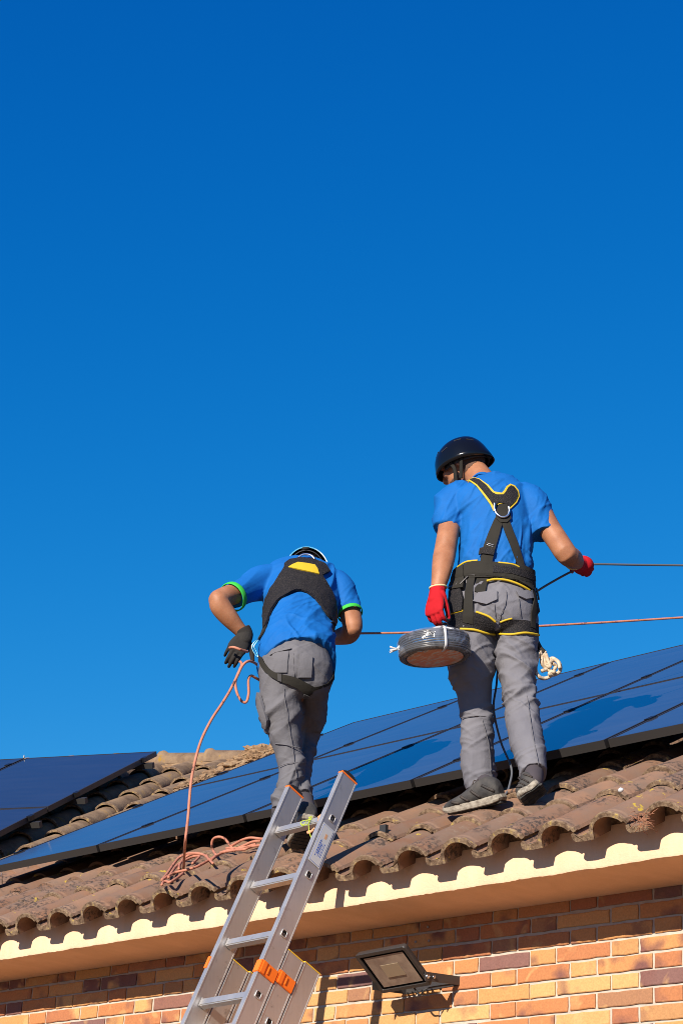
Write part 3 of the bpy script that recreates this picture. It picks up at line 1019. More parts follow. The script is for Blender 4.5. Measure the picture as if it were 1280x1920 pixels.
def patch(g, poly, t, off, th, res=2.2, mi=0, edge=None, smooth_n=0.5, wav=0.0):
    """cloth or webbing laid on the surface: photo-space outline, real thickness th"""
    P = [Vector(p) for p in poly]
    B = []
    for i in range(len(P)):
        a, b = P[i], P[(i + 1) % len(P)]
        k = max(1, int((b - a).length / res))
        for j in range(k): B.append(a + (b - a) * (j / k))
    nb = len(B)
    pts = list(B)
    xs = [p.x for p in B]; ys = [p.y for p in B]
    def inside(x, y):
        c = False
        j = nb - 1
        for i in range(nb):
            if ((B[i].y > y) != (B[j].y > y)) and (x < (B[j].x - B[i].x) * (y - B[i].y) / (B[j].y - B[i].y + 1e-12) + B[i].x): c = not c
            j = i
        return c
    y = min(ys) + res * .5
    while y < max(ys):
        x = min(xs) + res * .5
        while x < max(xs):
            if inside(x, y) and min((p.x - x) ** 2 + (p.y - y) ** 2 for p in B) > (res * .55) ** 2: pts.append(Vector((x, y)))
            x += res
        y += res
    r = delaunay_2d_cdt([Vector((p.x, p.y)) for p in pts], [(i, (i + 1) % nb) for i in range(nb)], [], 1, 1e-5)
    V2d, F = r[0], r[2]
    top, bot = [], []
    for p in V2d:
        h, n = hit(t, p.x, p.y)
        w = wav * noise.noise(h * 30) if wav else 0
        top.append(h + n * (off + th + w)); bot.append(h + n * max(0.0, off - 0.002))
    m = len(V2d)
    fs = [tuple(f) for f in F] + [tuple(i + m for i in reversed(f)) for f in F]
    cnt = {}
    for f in F:
        for i in range(len(f)):
            a, b = f[i], f[(i + 1) % len(f)]
            cnt[(a, b)] = 1
    for (a, b) in list(cnt):
        if (b, a) not in cnt: fs.append((b, a, a + m, b + m))
    g.add(top + bot, fs, mi, False)
    return g

def cord(g, path, t, off, r, n=6, sub=5, mi=0, flat=1.0, sm=False):
    P = spline([Vector((a, b, 0)) for a, b in path], sub)
    H_ = [hit(t, p.x, p.y) for p in P]
    pts = []
    for i in range(len(H_)):
        a_, b_ = max(0, i - 2), min(len(H_), i + 3)
        nn = Vector((0, 0, 0))
        for q in H_[a_:b_]: nn += q[1]
        nn.normalize()
        hh = H_[i][0] if not sm else sum((q[0] for q in H_[max(0, i - 1):i + 2]), Vector((0, 0, 0))) / len(H_[max(0, i - 1):i + 2])
        pts.append(hh + nn * off)
    g.tube(pts, r, n, mi, flat=flat)
    return g

def c1(pts): return [(740 + x / 3.2, 800 + y / 3.2) for x, y in pts]      # close view of the standing worker, upper half
def c2(pts): return [(740 + x / 3.2, 1130 + y / 3.2) for x, y in pts]     # lower half
def c3(pts): return [(370 + x / 3.657, 1010 + y / 3.657) for x, y in pts] # bent worker, upper half
def c4(pts): return [(400 + x / 4.267, 1200 + y / 4.267) for x, y in pts] # lower half

# ---- people materials
def cloth(name, c0, c1_, scale=60, bs=0.25, rough=0.85, big=6, sheen=0.0):
    m = mat(name, c0, rough, 0, 0.2)
    co = coords(m)
    setc(m, ramp(m, nz(m, big, 5, .6, co), [(0.3, c0), (0.7, c1_)]))
    wv = N(m, 'ShaderNodeTexNoise'); wv.noise_type = 'RIDGED_MULTIFRACTAL'
    wv.inputs['Scale'].default_value = 7.5; wv.inputs['Detail'].default_value = 3; wv.inputs['Distortion'].default_value = 0.7
    L(m, co, wv.inputs['Vector'])
    h = math_(m, 'ADD', math_(m, 'MULTIPLY', wv.outputs['Fac'], 0.9), math_(m, 'ADD', nz(m, 24, 4, .6, co, 0.4), math_(m, 'MULTIPLY', nz(m, 420, 2, .5, co), 0.12)))
    bump(m, h, bs, 0.010)
    return m
M_blue = cloth('blue_polo_fabric', (0.003, 0.090, 0.31), (0.004, 0.112, 0.38), bs=0.22, rough=0.75)
M_grey = cloth('grey_work_trouser_fabric', (0.125, 0.121, 0.137), (0.16, 0.155, 0.17), bs=0.35)
M_greyD = cloth('dark_grey_trouser_fabric', (0.115, 0.11, 0.12), (0.14, 0.135, 0.145), bs=0.35)
M_web = cloth('dark_webbing', (0.017, 0.0155, 0.0125), (0.028, 0.025, 0.020), bs=0.2)
M_mesh = mat('black_padded_mesh', (0.012, 0.011, 0.011), 0.8, 0, 0.3)
co = coords(M_mesh)
v = N(M_mesh, 'ShaderNodeTexVoronoi'); v.inputs['Scale'].default_value = 190; L(M_mesh, co, v.inputs['Vector'])
setc(M_mesh, ramp(M_mesh, v.outputs['Distance'], [(0.15, (0.030, 0.024, 0.023)), (0.5, (0.007, 0.006, 0.007))]))
bump(M_mesh, v.outputs['Distance'], 0.5, 0.003)
M_yellow = mat('yellow_binding', (0.50, 0.34, 0.008), 0.7)
M_green = mat('green_cuff', (0.03, 0.42, 0.04), 0.75)
M_skin = mat('tanned_skin', (0.42, 0.20, 0.11), 0.55, 0, 0.3)
co = coords(M_skin)
setc(M_skin, ramp(M_skin, nz(M_skin, 16, 5, .6, co), [(0.3, (0.27, 0.108, 0.052)), (0.7, (0.37, 0.165, 0.085))]))
bump(M_skin, nz(M_skin, 90, 5, .6, co), 0.2, 0.002)
M_skin.node_tree.nodes['Principled BSDF'].inputs['Subsurface Weight'].default_value = 0.08
M_skin.node_tree.nodes['Principled BSDF'].inputs['Subsurface Radius'].default_value = (0.02, 0.008, 0.004)
M_hair = mat('dark_hair', (0.012, 0.008, 0.006), 0.7)
bump(M_hair, nz(M_hair, 260, 3, .6, coords(M_hair)), 0.8, 0.003)
M_stub = mat('short_shaved_hair', (0.085, 0.042, 0.026), 0.8)
bump(M_stub, nz(M_stub, 300, 3, .6, coords(M_stub)), 0.6, 0.002)
M_red = cloth('red_knit_glove', (0.34, 0.006, 0.010), (0.44, 0.009, 0.015), bs=0.3)
M_coat = cloth('grey_rubber_palm', (0.05, 0.048, 0.048), (0.075, 0.07, 0.07), bs=0.3)
M_gblack = cloth('black_work_glove', (0.018, 0.016, 0.015), (0.03, 0.027, 0.024), bs=0.3)
M_cream = mat('pale_cuff_band', (0.62, 0.50, 0.25), 0.8)
M_helm = mat('black_glossy_shell', (0.004, 0.004, 0.005), 0.14, 0, 0.42, 0.0)
M_helmw = mat('white_blue_shell', (0.55, 0.68, 0.74), 0.25, 0, 0.6, 0.4)
co = coords(M_helmw)
setc(M_helmw, ramp(M_helmw, nz(M_helmw, 9, 3, .6, co), [(0.42, (0.60, 0.70, 0.74)), (0.55, (0.08, 0.35, 0.55))]))
M_shoe = cloth('dark_grey_shoe_upper', (0.024, 0.024, 0.026), (0.070, 0.064, 0.058), bs=0.45, rough=0.7, big=18)
M_shoe2 = cloth('brown_black_shoe_trim', (0.018, 0.018, 0.02), (0.06, 0.045, 0.036), bs=0.3, rough=0.6, big=18)
M_sole = mat('dusty_white_sole', (0.50, 0.45, 0.36), 0.8)
co = coords(M_sole)
setc(M_sole, ramp(M_sole, nz(M_sole, 60, 4, .6, co), [(0.35, (0.13, 0.105, 0.08)), (0.6, (0.29, 0.255, 0.20))]))
M_tread = mat('black_tread', (0.03, 0.028, 0.025), 0.9)
M_sock = mat('dark_sock', (0.05, 0.04, 0.045), 0.9)
M_ringm = mat('forged_steel', (0.7, 0.71, 0.73), 0.28, 1.0)
M_carab = mat('blue_anodised_metal', (0.25, 0.55, 0.65), 0.3, 1.0)

def hand(g, W, D, Nn, S, curl, ln=0.185, thumb=(0.6, 0.5, 0.2), spread=0.06):
    """W wrist, D towards the knuckles, Nn back-of-hand normal, S side the thumb is on"""
    D = D.normalized(); Nn = (Nn - D * Nn.dot(D)).normalized(); S = (S - D * S.dot(D) - Nn * S.dot(Nn)).normalized()
    k = ln / 0.185
    rr = [(W - D * 0.01 * k, 0.030 * k, 0.023 * k), (W + D * 0.02 * k, 0.034 * k, 0.021 * k), (W + D * 0.055 * k, 0.042 * k, 0.019 * k), (W + D * 0.085 * k, 0.043 * k, 0.015 * k), (W + D * 0.098 * k, 0.040 * k, 0.010 * k)]
    loft(g, rr, S, 18, 3, 0.8, 'rr')
    lens = [(0.036, 0.024, 0.020), (0.041, 0.027, 0.021), (0.038, 0.025, 0.020), (0.030, 0.019, 0.018)]   # index..little
    for i in range(4):
        lat = (0.030 - 0.0205 * i) * k
        base = W + D * ((0.088 - (0.006 if i in (0,) else 0.0) - (0.010 if i == 3 else 0)) * k) + S * lat
        dd = (D + S * (spread * (1.5 - i))).normalized()
        pts = [base - dd * 0.02 * k, base]; ang = 0.0
        c = curl[i] if hasattr(curl[i], '__len__') else (curl[i] * .8, curl[i], curl[i] * .7)
        for q in range(3):
            ang += c[q]
            v_ = dd * math.cos(ang) - Nn * math.sin(ang)
            pts.append(pts[-1] + v_ * (lens[i][q] * k))
        r = [0.0100, 0.0103, 0.0096, 0.0088, 0.0072]
        if i == 3: r = [x * 0.86 for x in r]
        g.tube(spline(pts, 3), list(np.interp(np.linspace(0, 4, 13), range(5), [x * k for x in r])), 10)
        ball(g, pts[-1], D, S, Nn, r[-1] * k, r[-1] * k, r[-1] * k, 2)
    tb = W + D * 0.022 * k + S * 0.028 * k - Nn * 0.008 * k
    a, b_, c_ = thumb
    d1 = (D * 0.72 + S * a - Nn * b_ * .6).normalized(); d2 = (D * 0.9 + S * (a - c_ * 1.5) - Nn * b_).normalized(); d3 = (D * 0.9 + S * (a - c_ * 3.0) - Nn * b_ * 1.2).normalized()
    tp = [tb - d1 * .02 * k, tb, tb + d1 * 0.038 * k, tb + d1 * 0.038 * k + d2 * 0.030 * k, tb + d1 * 0.038 * k + d2 * 0.030 * k + d3 * 0.024 * k]
    g.tube(spline(tp, 3), list(np.interp(np.linspace(0, 4, 13), range(5), [.013 * k, .0145 * k, .0115 * k, .0105 * k, .0082 * k])), 10)
    ball(g, tp[-1], D, S, Nn, .0085 * k, .0085 * k, .0085 * k, 2)
    return g

def shoe(root, toe, heel, up, parent_name='shoe', ln=0.29, scale=1.0):
    """toe, heel: ground points; up: foot's up direction"""
    F = (toe - heel).normalized(); Lg = ln * scale
    S = F.cross(up).normalized(); Uu = S.cross(F).normalized()
    st = [(0.00, .026, .066), (0.03, .034, .092), (0.10, .039, .106), (0.20, .041, .112), (0.30, .041, .110), (0.40, .042, .100), (0.52, .045, .084), (0.64, .050, .070),
          (0.76, .052, .062), (0.88, .047, .055), (0.96, .036, .046), (1.0, .020, .034)]
    n = 20; vs, fs = [], []
    for (t, w, h) in st:
        for k in range(n):
            th = 2 * math.pi * k / n
            cx, sx = math.cos(th), math.sin(th)
            x = math.copysign(abs(cx) ** .8, cx) * w * scale * (1.0 if sx < 0.2 else (1.0 - 0.28 * (sx - .2)))
            z = 0.017 + (h - 0.017) * (0.5 + 0.5 * math.copysign(abs(sx) ** 0.8, sx))
            vs.append(heel + F * (t * Lg) + S * x + Uu * (z * scale))
    for i in range(len(st) - 1):
        for k in range(n): fs.append((i * n + k, i * n + (k + 1) % n, (i + 1) * n + (k + 1) % n, (i + 1) * n + k))
    fs += [tuple(range(n - 1, -1, -1)), tuple(range((len(st) - 1) * n, len(st) * n))]
    g = G(); g.add(vs, fs, 0, True)
    gg = fuse(g, 0.005, 2)
    so = gg.build(parent_name, M_shoe, root, root)
    tb_ = bvh(gg)
    # sole: outline loft, rocker toe, heel block
    sw = [(-0.015, .020), (0.02, .034), (0.12, .041), (0.28, .039), (0.42, .038), (0.58, .045), (0.74, .051), (0.87, .046), (0.96, .034), (1.02, .014)]
    g = G(); vs = []; fs = []; 
    prof = [(0, 0.0), (1, 0.003), (1.035, 0.011), (1.0, 0.024), (0.9, 0.028)]
    outline = [(t, w) for t, w in sw] + [(t, -w) for t, w in reversed(sw)]
    m = len(outline)
    for (sc_, z) in prof:
        for (t, w) in outline:
            rise = 0.014 * max(0, (t - .78) / .24) ** 2 + 0.006 * max(0, (0.08 - t) / .08)
            tt = 0.5 + (t - 0.5) * (sc_ if sc_ > 0 else 0.96); ww = w * (sc_ if sc_ > 0 else 0.92)
            vs.append(heel + F * (tt * Lg) + S * (ww * scale) + Uu * ((z + rise) * scale))
    for i in range(len(prof) - 1):
        for k in range(m): fs.append((i * m + k, i * m + (k + 1) % m, (i + 1) * m + (k + 1) % m, (i + 1) * m + k))
    fs += [tuple(range(m - 1, -1, -1)), tuple(range((len(prof) - 1) * m, len(prof) * m))]
    g.add(vs, fs, 0, False)
    s_ = g.build('sole', M_sole, so, root)
    s_.location = (0, 0, 0)
    # tread lugs
    g = G()
    for i in range(9):
        t = 0.04 + i * 0.105
        w = float(np.interp(t, [a for a, b in sw], [b for a, b in sw])) * 0.80
        for sx in (-1, 0, 1):
            g.box(heel + F * (t * Lg) + S * (sx * w * 0.66 * scale) + Uu * (0.0005 + 0.014 * max(0, (t - .78) / .24) ** 2), 0.0105, w * .27, 0.004, F, S, Uu)
    g.box(heel + F * (0.5 * Lg) + Uu * 0.001, Lg * .40, .034, .0015, F, S, Uu)
    g.build('tread', M_tread, so, root)
    # laces and side overlays
    g = G()
    for i in range(5):
        t = 0.38 + i * 0.065
        h = float(np.interp(t, [a for a, b, c in st], [c for a, b, c in st])) + 0.001
        w = 0.022
        c = heel + F * (t * Lg) + Uu * (h * scale)
        g.tube(spline([c - S * w - Uu * .008, c, c + S * w + F * .008 - Uu * .008], 4), 0.0026, 6)
    c = heel + F * (0.36 * Lg) + Uu * 0.097
    for q in range(4):
        a = rad(40 + 90 * q)
        g.tube(spline([c, c + S * math.cos(a) * .018 + F * math.sin(a) * .012 + Uu * .010, c + S * math.cos(a) * .034 + F * math.sin(a) * .02 - Uu * .004], 4), 0.0022, 6)
    g.build_each('lace', M_shoe2, so, root)
    g = G()
    for sg in (-1, 1):
        for (ta, tb2, za, zb) in ((0.05, 0.24, .045, .080), (0.30, 0.44, .035, .070), (0.50, 0.62, .032, .058), (0.66, .80, .030, .046)):
            pts = []
            for q in range(7):
                t = ta + (tb2 - ta) * q / 6; z = za + (zb - za) * q / 6
                p = heel + F * (t * Lg) + Uu * z + S * (sg * 0.07)
                h = tb_.ray_cast(p, -S * sg)
                if h[0] is not None: pts.append(h[0] + S * sg * 0.0012)
            if len(pts) > 2: g.tube(pts, 0.0055, 6, flat=0.35, side=Uu)
    g.build_each('overlay', M_shoe2, so, root)
    return so

def head_mesh(g, H, F, Uh, k=1.0):
    S = Uh.cross(F).normalized()   # left
    ball(g, H + Uh * .025 * k - F * .008 * k, F, S, Uh, .098 * k, .077 * k, .098 * k, 4)
    ball(g, H + F * .035 * k - Uh * .035 * k, F, S, Uh, .060 * k, .058 * k, .075 * k, 4)
    ball(g, H + F * .060 * k - Uh * .085 * k, F, S, Uh, .034 * k, .034 * k, .028 * k, 3)     # chin
    ball(g, H + F * .055 * k - Uh * .055 * k, F, S, Uh, .040 * k, .046 * k, .040 * k, 3)     # mouth mass
    loft(g, [(H + F * .088 * k + Uh * .020 * k, .008 * k, .008 * k), (H + F * .104 * k - Uh * .008 * k, .012 * k, .010 * k), (H + F * .108 * k - Uh * .022 * k, .017 * k, .011 * k), (H + F * .092 * k - Uh * .030 * k, .013 * k, .008 * k)], S, 12, 3)   # nose
    for s in (-1, 1):
        ball(g, H + F * .088 * k + S * s * .028 * k + Uh * .030 * k, F, S, Uh, .012 * k, .026 * k, .008 * k, 2)       # brow
        ball(g, H + F * .072 * k + S * s * .040 * k - Uh * .015 * k, F, S, Uh, .022 * k, .022 * k, .018 * k, 2)    # cheek
        ball(g, H - F * .004 * k + S * s * .079 * k - Uh * .005 * k, (F * .9 + S * s * .4).normalized(), S, Uh, .020 * k, .008 * k, .032 * k, 2)   # ear
        ball(g, H - F * .052 * k + S * s * .01 * k - Uh * .05 * k, F, S, Uh, .03 * k, .035 * k, .04 * k, 2)
    ball(g, H + F * .096 * k - Uh * .052 * k, F, S, Uh, .009 * k, .024 * k, .006 * k, 2)
    ball(g, H + F * .093 * k - Uh * .064 * k, F, S, Uh, .009 * k, .020 * k, .006 * k, 2)
    return S

def helmet_mesh(H, F, Uh, mats, root, visor=True, k=1.0, dial=True, name='helmet', back=0.0):
    S = Uh.cross(F).normalized()
    O = H + Uh * 0.018 * k - F * .004
    n, m = 40, 12
    def prof(th, j, inn):
        """th around (0 = front), j 0 top .. m rim"""
        a = (math.pi / 2) * (j / m)
        cf, sf = math.cos(th), math.sin(th)
        rx = (0.150 if cf > 0 else 0.142) * k; ry = 0.122 * k
        h = 0.122 * k
        e = math.sin(a) ** 0.92
        lift = 0.0
        low = (0.018 + (0.040 + back) * (1 - cf) / 2 - 0.010 * abs(sf)) * k     # rim hangs lower at the back and over the ears
        z = h * math.cos(a) ** 0.9 if j < m else 0.0
        z = z - low * (j / m) ** 2.2
        fl = 1.0 + (0.035 * max(0, (j - m + 2) / 2) ** 1.0 if j > m - 3 else 0)
        ridge = 0.0035 * k * max(0, math.cos(th * 2)) * math.exp(-((j / m - .5) / .25) ** 2) + 0.003 * k * (math.exp(-((sf * e) / .16) ** 2))
        t = 0.006 * k if inn else 0
        return O + F * (cf * (rx * e * fl - t)) + S * (sf * (ry * e * fl - t)) + Uh * (z - t * (1 if j < m else 0) + ridge)
    vs, fs = [], []
    for inn in (0, 1):
        for j in range(m + 1):
            for i in range(n): vs.append(prof(2 * math.pi * i / n, max(j, 0.15), inn))
    b2 = (m + 1) * n
    mi = []
    g = G()
    f1, f2 = [], []
    for j in range(m):
        for i in range(n):
            l = (i + 1) % n
            f1.append((j * n + i, j * n + l, (j + 1) * n + l, (j + 1) * n + i))
            f2.append((b2 + j * n + l, b2 + j * n + i, b2 + (j + 1) * n + i, b2 + (j + 1) * n + l))
    f1.append(tuple(range(n))); f2.append(tuple(b2 + i for i in reversed(range(n))))
    fr = [(m * n + i, m * n + (i + 1) % n, b2 + m * n + (i + 1) % n, b2 + m * n + i) for i in range(n)]
    b = len(g.v); g.v.extend([tuple(v_) for v_ in vs])
    for f in f1: g.f.append(f); g.m.append(0); g.sm.append(True)
    for f in fr: g.f.append(f); g.m.append(0); g.sm.append(False)
    for f in f2: g.f.append(f); g.m.append(1); g.sm.append(True)
    ho = g.build(name, mats, root, root)
    # vents
    tb_ = bvh(g)
    gv = G()
    for s in (-1, 1):
        for (a, z) in ((0.25, .06), (0.7, .085), (-0.35, .075), (-0.75, .05)):
            p = O + F * (a * .13 * k) + S * (s * .25) + Uh * (z * k)
            h = tb_.ray_cast(p, -S * s)
            if h[0] is not None:
                nn = h[1]
                ax = (F - nn * F.dot(nn)).normalized(); bx_ = nn.cross(ax)
                gv.box(h[0] + nn * 0.001, .019 * k, .0045 * k, .0022, ax, bx_, nn, bev=0.0015)
    gv.build('vent', M_black, ho, root)
    return ho, O, S

def wrinkle(fs):
    """fs: (amp, scale along fold, scale across fold, slant, seed, zone): sharp cloth folds that run at a slant"""
    def d(p, n):
        s = 0.0
        for amp, sa, sb, slant, seed, zone in fs:
            w = 1.0 if zone is None else zone(p)
            if w <= 0.01: continue
            h = (p.x * 0.72 + p.y * 0.69)            # across the picture
            dpt = (p.y * 0.72 - p.x * 0.69)
            c, si = math.cos(slant), math.sin(slant)
            u_, v_ = h * c + p.z * si, -h * si + p.z * c
            q = Vector((u_ * sa + seed, dpt * sa * .8, v_ * sb))
            q += Vector((noise.noise(q * .5 + Vector((9, 0, 0))), noise.noise(q * .5 + Vector((0, 9, 0))), noise.noise(q * .5 + Vector((0, 0, 9))))) * 0.9
            k = abs(noise.noise(q))
            gate = min(1.0, max(0.0, noise.noise(q * .45 + Vector((seed, 5, 5))) * 2.4 + .45))
            s += w * amp * gate * (max(0.0, 1 - k / 0.27) ** 1.2 - 0.28)
        return s
    return d

# ============================================================ the standing worker
W2b = Vector((-0.655, 0.09, 0.69))
f = Fig(W2b)
r_, hf = f.r, f.hf
Zu = Vector((0, 0, 1))
man = empty('person', W2b, 'worker standing on the roof in black helmet and harness holding a cable spool', 'person')

# --- head and helmet frames
H = f.at(869, 872, 0.10)
HF = (-0.78 * r_ + 0.42 * hf - 0.40 * Zu).normalized()
HU = (Zu - HF * HF.dot(Zu)).normalized()
HU = (HU * 0.985 + HF.cross(HU) * -0.12).normalized()
# --- body
g = G()
HS_ = head_mesh(g, H, HF, HU, 1.0)
loft(g, [(H - HU * .03 - HF * .025, .055, .060), (f.at(888, 884, .075), .056, .060), (f.at(901, 902, .04), .060, .064), (f.at(908, 925, .02), .085, .075)], r_, 20, 4)
tor = f.rings([(905, 930, .03, 60, .08), (915, 960, .02, 62, .10), (925, 1010, 0, 60, .10), (926, 1070, 0, 58, .10), (924, 1120, 0, 58, .09), (924, 1150, 0, 52, .07)])
loft(g, tor, r_, 24, 4)
Lsh, Lel, Lwr = f.at(846, 938, 0.03), f.at(834, 1034, -0.06), f.at(820, 1106, -0.12)
pxm = f.m(Lel, 1.0)
loft(g, [(Lsh, .055, .055), (f.at(842, 985, -0.01), .047, .047), (f.at(838, 1010, -.045), .046, .047), (Lel, .0465, .045), (f.at(831, 1050, -.08), .0465, .043), (f.at(826, 1078, -.105), .039, .036), (Lwr, .029, .026), (f.at(817, 1125, -.14), .028, .022)], r_, 22, 4)
Rsh, Rel, Rwr = f.at(1003, 945, 0.02), f.at(1062, 1040, -0.05), f.at(1082, 1060, 0.15)
perp = (r_ * .75 + Zu * .6).normalized()
loft(g, [(Rsh, .055, .055), (f.at(1025, 985, -.01), .049, .05), (f.at(1043, 1012, -.03), .047, .048), (Rel, .046, .046), (f.at(1073, 1046, .03), .041, .045), (f.at(1078, 1053, .10), .034, .037), (Rwr, .028, .026), (f.at(1088, 1062, .20), .026, .022)], perp, 22, 4)
for (px, off, knx, koff, ax_, aoff) in ((885, 0, 890, .05, 903, .05), (966, 0, 976, -.04, 1003, -.24)):
    loft(g, f.rings([(px, 1165, off, 24, .055), (px, 1230, off, 24, .05), (knx, 1325, koff, 17, .04), ((knx + ax_) / 2, 1400, (koff + aoff) / 2, 15, .04), (ax_, 1465, aoff, 14, .035)]), r_, 18, 4)
body = fuse(g, 0.0045, 9, None, 0.6)
body.build('body', M_skin, man, man)
body_t = bvh(body)
# stubble beard and shaved nape: thin shells grown on the head
def shell(src, fn, off):
    g = G(); idx = {}
    me = bpy.data.meshes.new('t'); me.from_pydata(src.v, [], src.f); me.update()
    for p in me.polygons:
        c = p.center
        if fn(Vector(c)):
            q = []
            for i in p.vertices:
                if i not in idx:
                    vtx = me.vertices[i]; idx[i] = len(g.v)
                    g.v.append(tuple(vtx.co + vtx.normal * (off * (0.7 + 0.6 * noise.noise(vtx.co * 120)))))
                q.append(idx[i])
            g.f.append(tuple(q)); g.m.append(0); g.sm.append(True)
    bpy.data.meshes.remove(me)
    return g
def hairzone(c):
    q = c - H; a, u_, s_ = q.dot(HF), q.dot(HU), q.dot(HS_)
    return q.length < .16 and ((a < -0.012 and u_ > -0.055 - 0.3 * (a + .06) + .012 * noise.noise(c * 50)) or u_ > 0.05) and s_ < 9 and not (abs(a + .004) < .02 and abs(s_) > .076)
def beardzone(c):
    q = c - H; a, u_, s_ = q.dot(HF), q.dot(HU), q.dot(HS_)
    return q.length < .16 and a > 0.02 and u_ < -0.055 and u_ > -0.125
shell(body, hairzone, 0.0025).build('hair', M_stub, man, man)
shell(body, beardzone, 0.0012).build('beard', M_stub, man, man)

# --- shirt
g = G()
sh = f.rings([(903, 905, .035, 27, .072), (909, 918, .03, 62, .098), (914, 938, .025, 76, .115), (926, 965, .02, 70, .125), (930, 1005, .01, 69, .125), (928, 1045, .0, 69, .120), (926, 1080, 0, 71, .118), (924, 1102, 0, 74, .122)])
loft(g, sh, r_, 32, 5, 0.88, 'ff')
loft(g, [(f.at(862, 930, .03), .075, .070), (f.at(850, 945, .02), .082, .072), (f.at(844, 965, .01), .071, .069), (f.at(838, 992, 0.0), .0625, .064)], r_, 24, 4, 1.0, 'rf')
loft(g, [(f.at(985, 933, .02), .070, .070), (f.at(1000, 950, .01), .075, .072), (f.at(1011, 975, .0), .066, .066), (f.at(1021, 1003, -.015), .059, .062)], (r_ * .8 + Zu * .42).normalized(), 24, 4, 1.0, 'rf')
backz = lambda p: 1.0
shirt_s = fuse(g, 0.007, 6, lambda p, n: 0.003)
shirt = fuse(g, 0.0052, 4, wrinkle([(0.011, 3.5, 17, 1.35, 3.1, None), (0.009, 5, 20, -.5, 8.3, lambda p: max(0.0, min(1.0, 1.0 - (p.z - 1.70) / .15))), (0.006, 5, 18, .8, 5.7, None), (0.004, 6, 30, 1.2, 15.7, None)]))
shirt.build('polo_shirt', M_blue, man, man)
shirt_t = bvh(shirt_s)
# collar and sleeve hems
g = G()
cr_ = [f.at(885, 897, .0), f.at(897, 888, -.035), f.at(912, 889, -.04), f.at(925, 900, -.02), f.at(930, 912, .04), f.at(908, 915, .11), f.at(886, 908, .10), f.at(877, 902, .05)]
g.tube(spline(cr_, 5, True), 0.0125, 8, closed=True, flat=0.42)
g.build('collar', M_blue, man, man)
# --- trousers
g = G()
loft(g, f.rings([(924, 1082, 0, 66, .108), (923, 1110, 0, 76, .120), (922, 1140, -.01, 83, .130), (923, 1165, -.01, 84, .128), (925, 1185, 0, 80, .10)]), r_, 32, 4, 0.9, 'ff')
Lleg = f.rings([(884, 1160, 0, 44, .110), (884, 1192, 0, 44, .108), (881, 1224, .01, 45.5, .105), (882, 1255, .02, 44.5, .098), (888, 1292, .04, 35, .085), (890, 1317, .045, 32, .08), (893, 1349, .045, 30, .077), (895, 1396, .045, 30.5, .076), (897, 1442, .05, 31, .078), (902, 1479, .055, 31, .080)])
loft(g, Lleg, r_, 26, 4, 0.95, 'ff')
Rleg = f.rings([(965, 1160, 0, 43, .110), (968, 1192, 0, 39.5, .105), (968, 1224, -.01, 38.5, .10), (969, 1270, -.03, 33.5, .088), (973.6, 1305, -.045, 32, .08), (977, 1330, -.055, 32, .078), (985, 1380, -.12, 33, .078), (994, 1420, -.19, 28.5, .074), (1000, 1454, -.235, 27, .070)])
loft(g, Rleg, r_, 26, 4, 0.95, 'ff')
kz = f.at(890, 1317, 0).z
kzone = lambda p: math.exp(-((p.z - kz) / .10) ** 2)
az_ = f.at(900, 1470, 0).z
hzone = lambda p: math.exp(-((p.z - az_) / .09) ** 2)
tz_ = f.at(900, 1240, 0).z
tzone = lambda p: math.exp(-((p.z - tz_) / .12) ** 2)
trou_s = fuse(g, 0.007, 6, lambda p, n: 0.003)
trou = fuse(g, 0.0052, 3, wrinkle([(0.017, 4, 17, .35, 2.2, kzone), (0.014, 5, 20, -.3, 4.4, hzone), (0.015, 4, 15, -.75, 6.6, tzone), (0.010, 3, 13, 1.3, 1.4, None), (0.006, 5, 24, .5, 7.7, None), (0.005, 6, 26, -.6, 17.7, None)]))
trou.build('work_trousers', M_grey, man, man)
trou_t = bvh(trou_s)
both = bvh(shirt_s, trou_s)
# pockets and seams
g = G()
patch(g, c1([(470, 1050), (500, 1000), (612, 985), (612, 1040), (550, 1068)]), trou_t, 0.004, 0.005)
patch(g, c1([(722, 990), (830, 985), (826, 1030), (780, 1038), (740, 1020)]), trou_t, 0.004, 0.005)
g.build_each('pocket_flap', M_grey, man, man)
g = G()
cord(g, c1([(665, 985), (662, 1060), (610, 1170)]), trou_t, 0.003, 0.0016)
cord(g, c1([(596, 1060), (600, 1140)]), trou_t, 0.003, 0.0014); cord(g, c1([(740, 1030), (752, 1140)]), trou_t, 0.003, 0.0014)
cord(g, c2([(790, 560), (810, 700), (835, 850), (862, 985)]), trou_t, 0.003, 0.0016)
cord(g, c2([(400, 690), (490, 680), (585, 690)]), trou_t, 0.0035, 0.0022)
cord(g, c2([(520, 700), (560, 860), (575, 1100)]), trou_t, 0.003, 0.0015)
g.build_each('seam', M_greyD, man, man)
# --- shoes
tL, hL = on_roof(836, 1531), on_roof(944, 1507)
upL = (Vector((0, -math.sin(ROOF_A), math.cos(ROOF_A))) + Zu * .6 + r_ * .10).normalized()
tL += hf * 0.0
shoe(man, tL + Vector((0, 0, .002)), hL + Vector((0, 0, .008)), upL, ln=(tL - hL).length * 0.98)
tR = on_roof(981, 1508)
hR = f.at(1017, 1478, -0.345)
dR = (hR - tR)
upR = (Zu * .9 + hf * .25 + r_ * .12).normalized()
shoe(man, tR + Vector((0, 0, .004)), hR, upR, ln=dR.length * 1.0)
g = G()
loft(g, [(hR + (tR - hR).normalized() * .06 + upR * .07, .036, .040), (f.at(1000, 1450, -.25), .038, .042), (f.at(996, 1425, -.2), .036, .04)], r_, 16, 3)
loft(g, [(hL + (tL - hL).normalized() * .06 + upL * .07, .036, .040), (f.at(905, 1468, .05), .038, .042)], r_, 16, 3)
g.build_each('sock', M_sock, man, man)
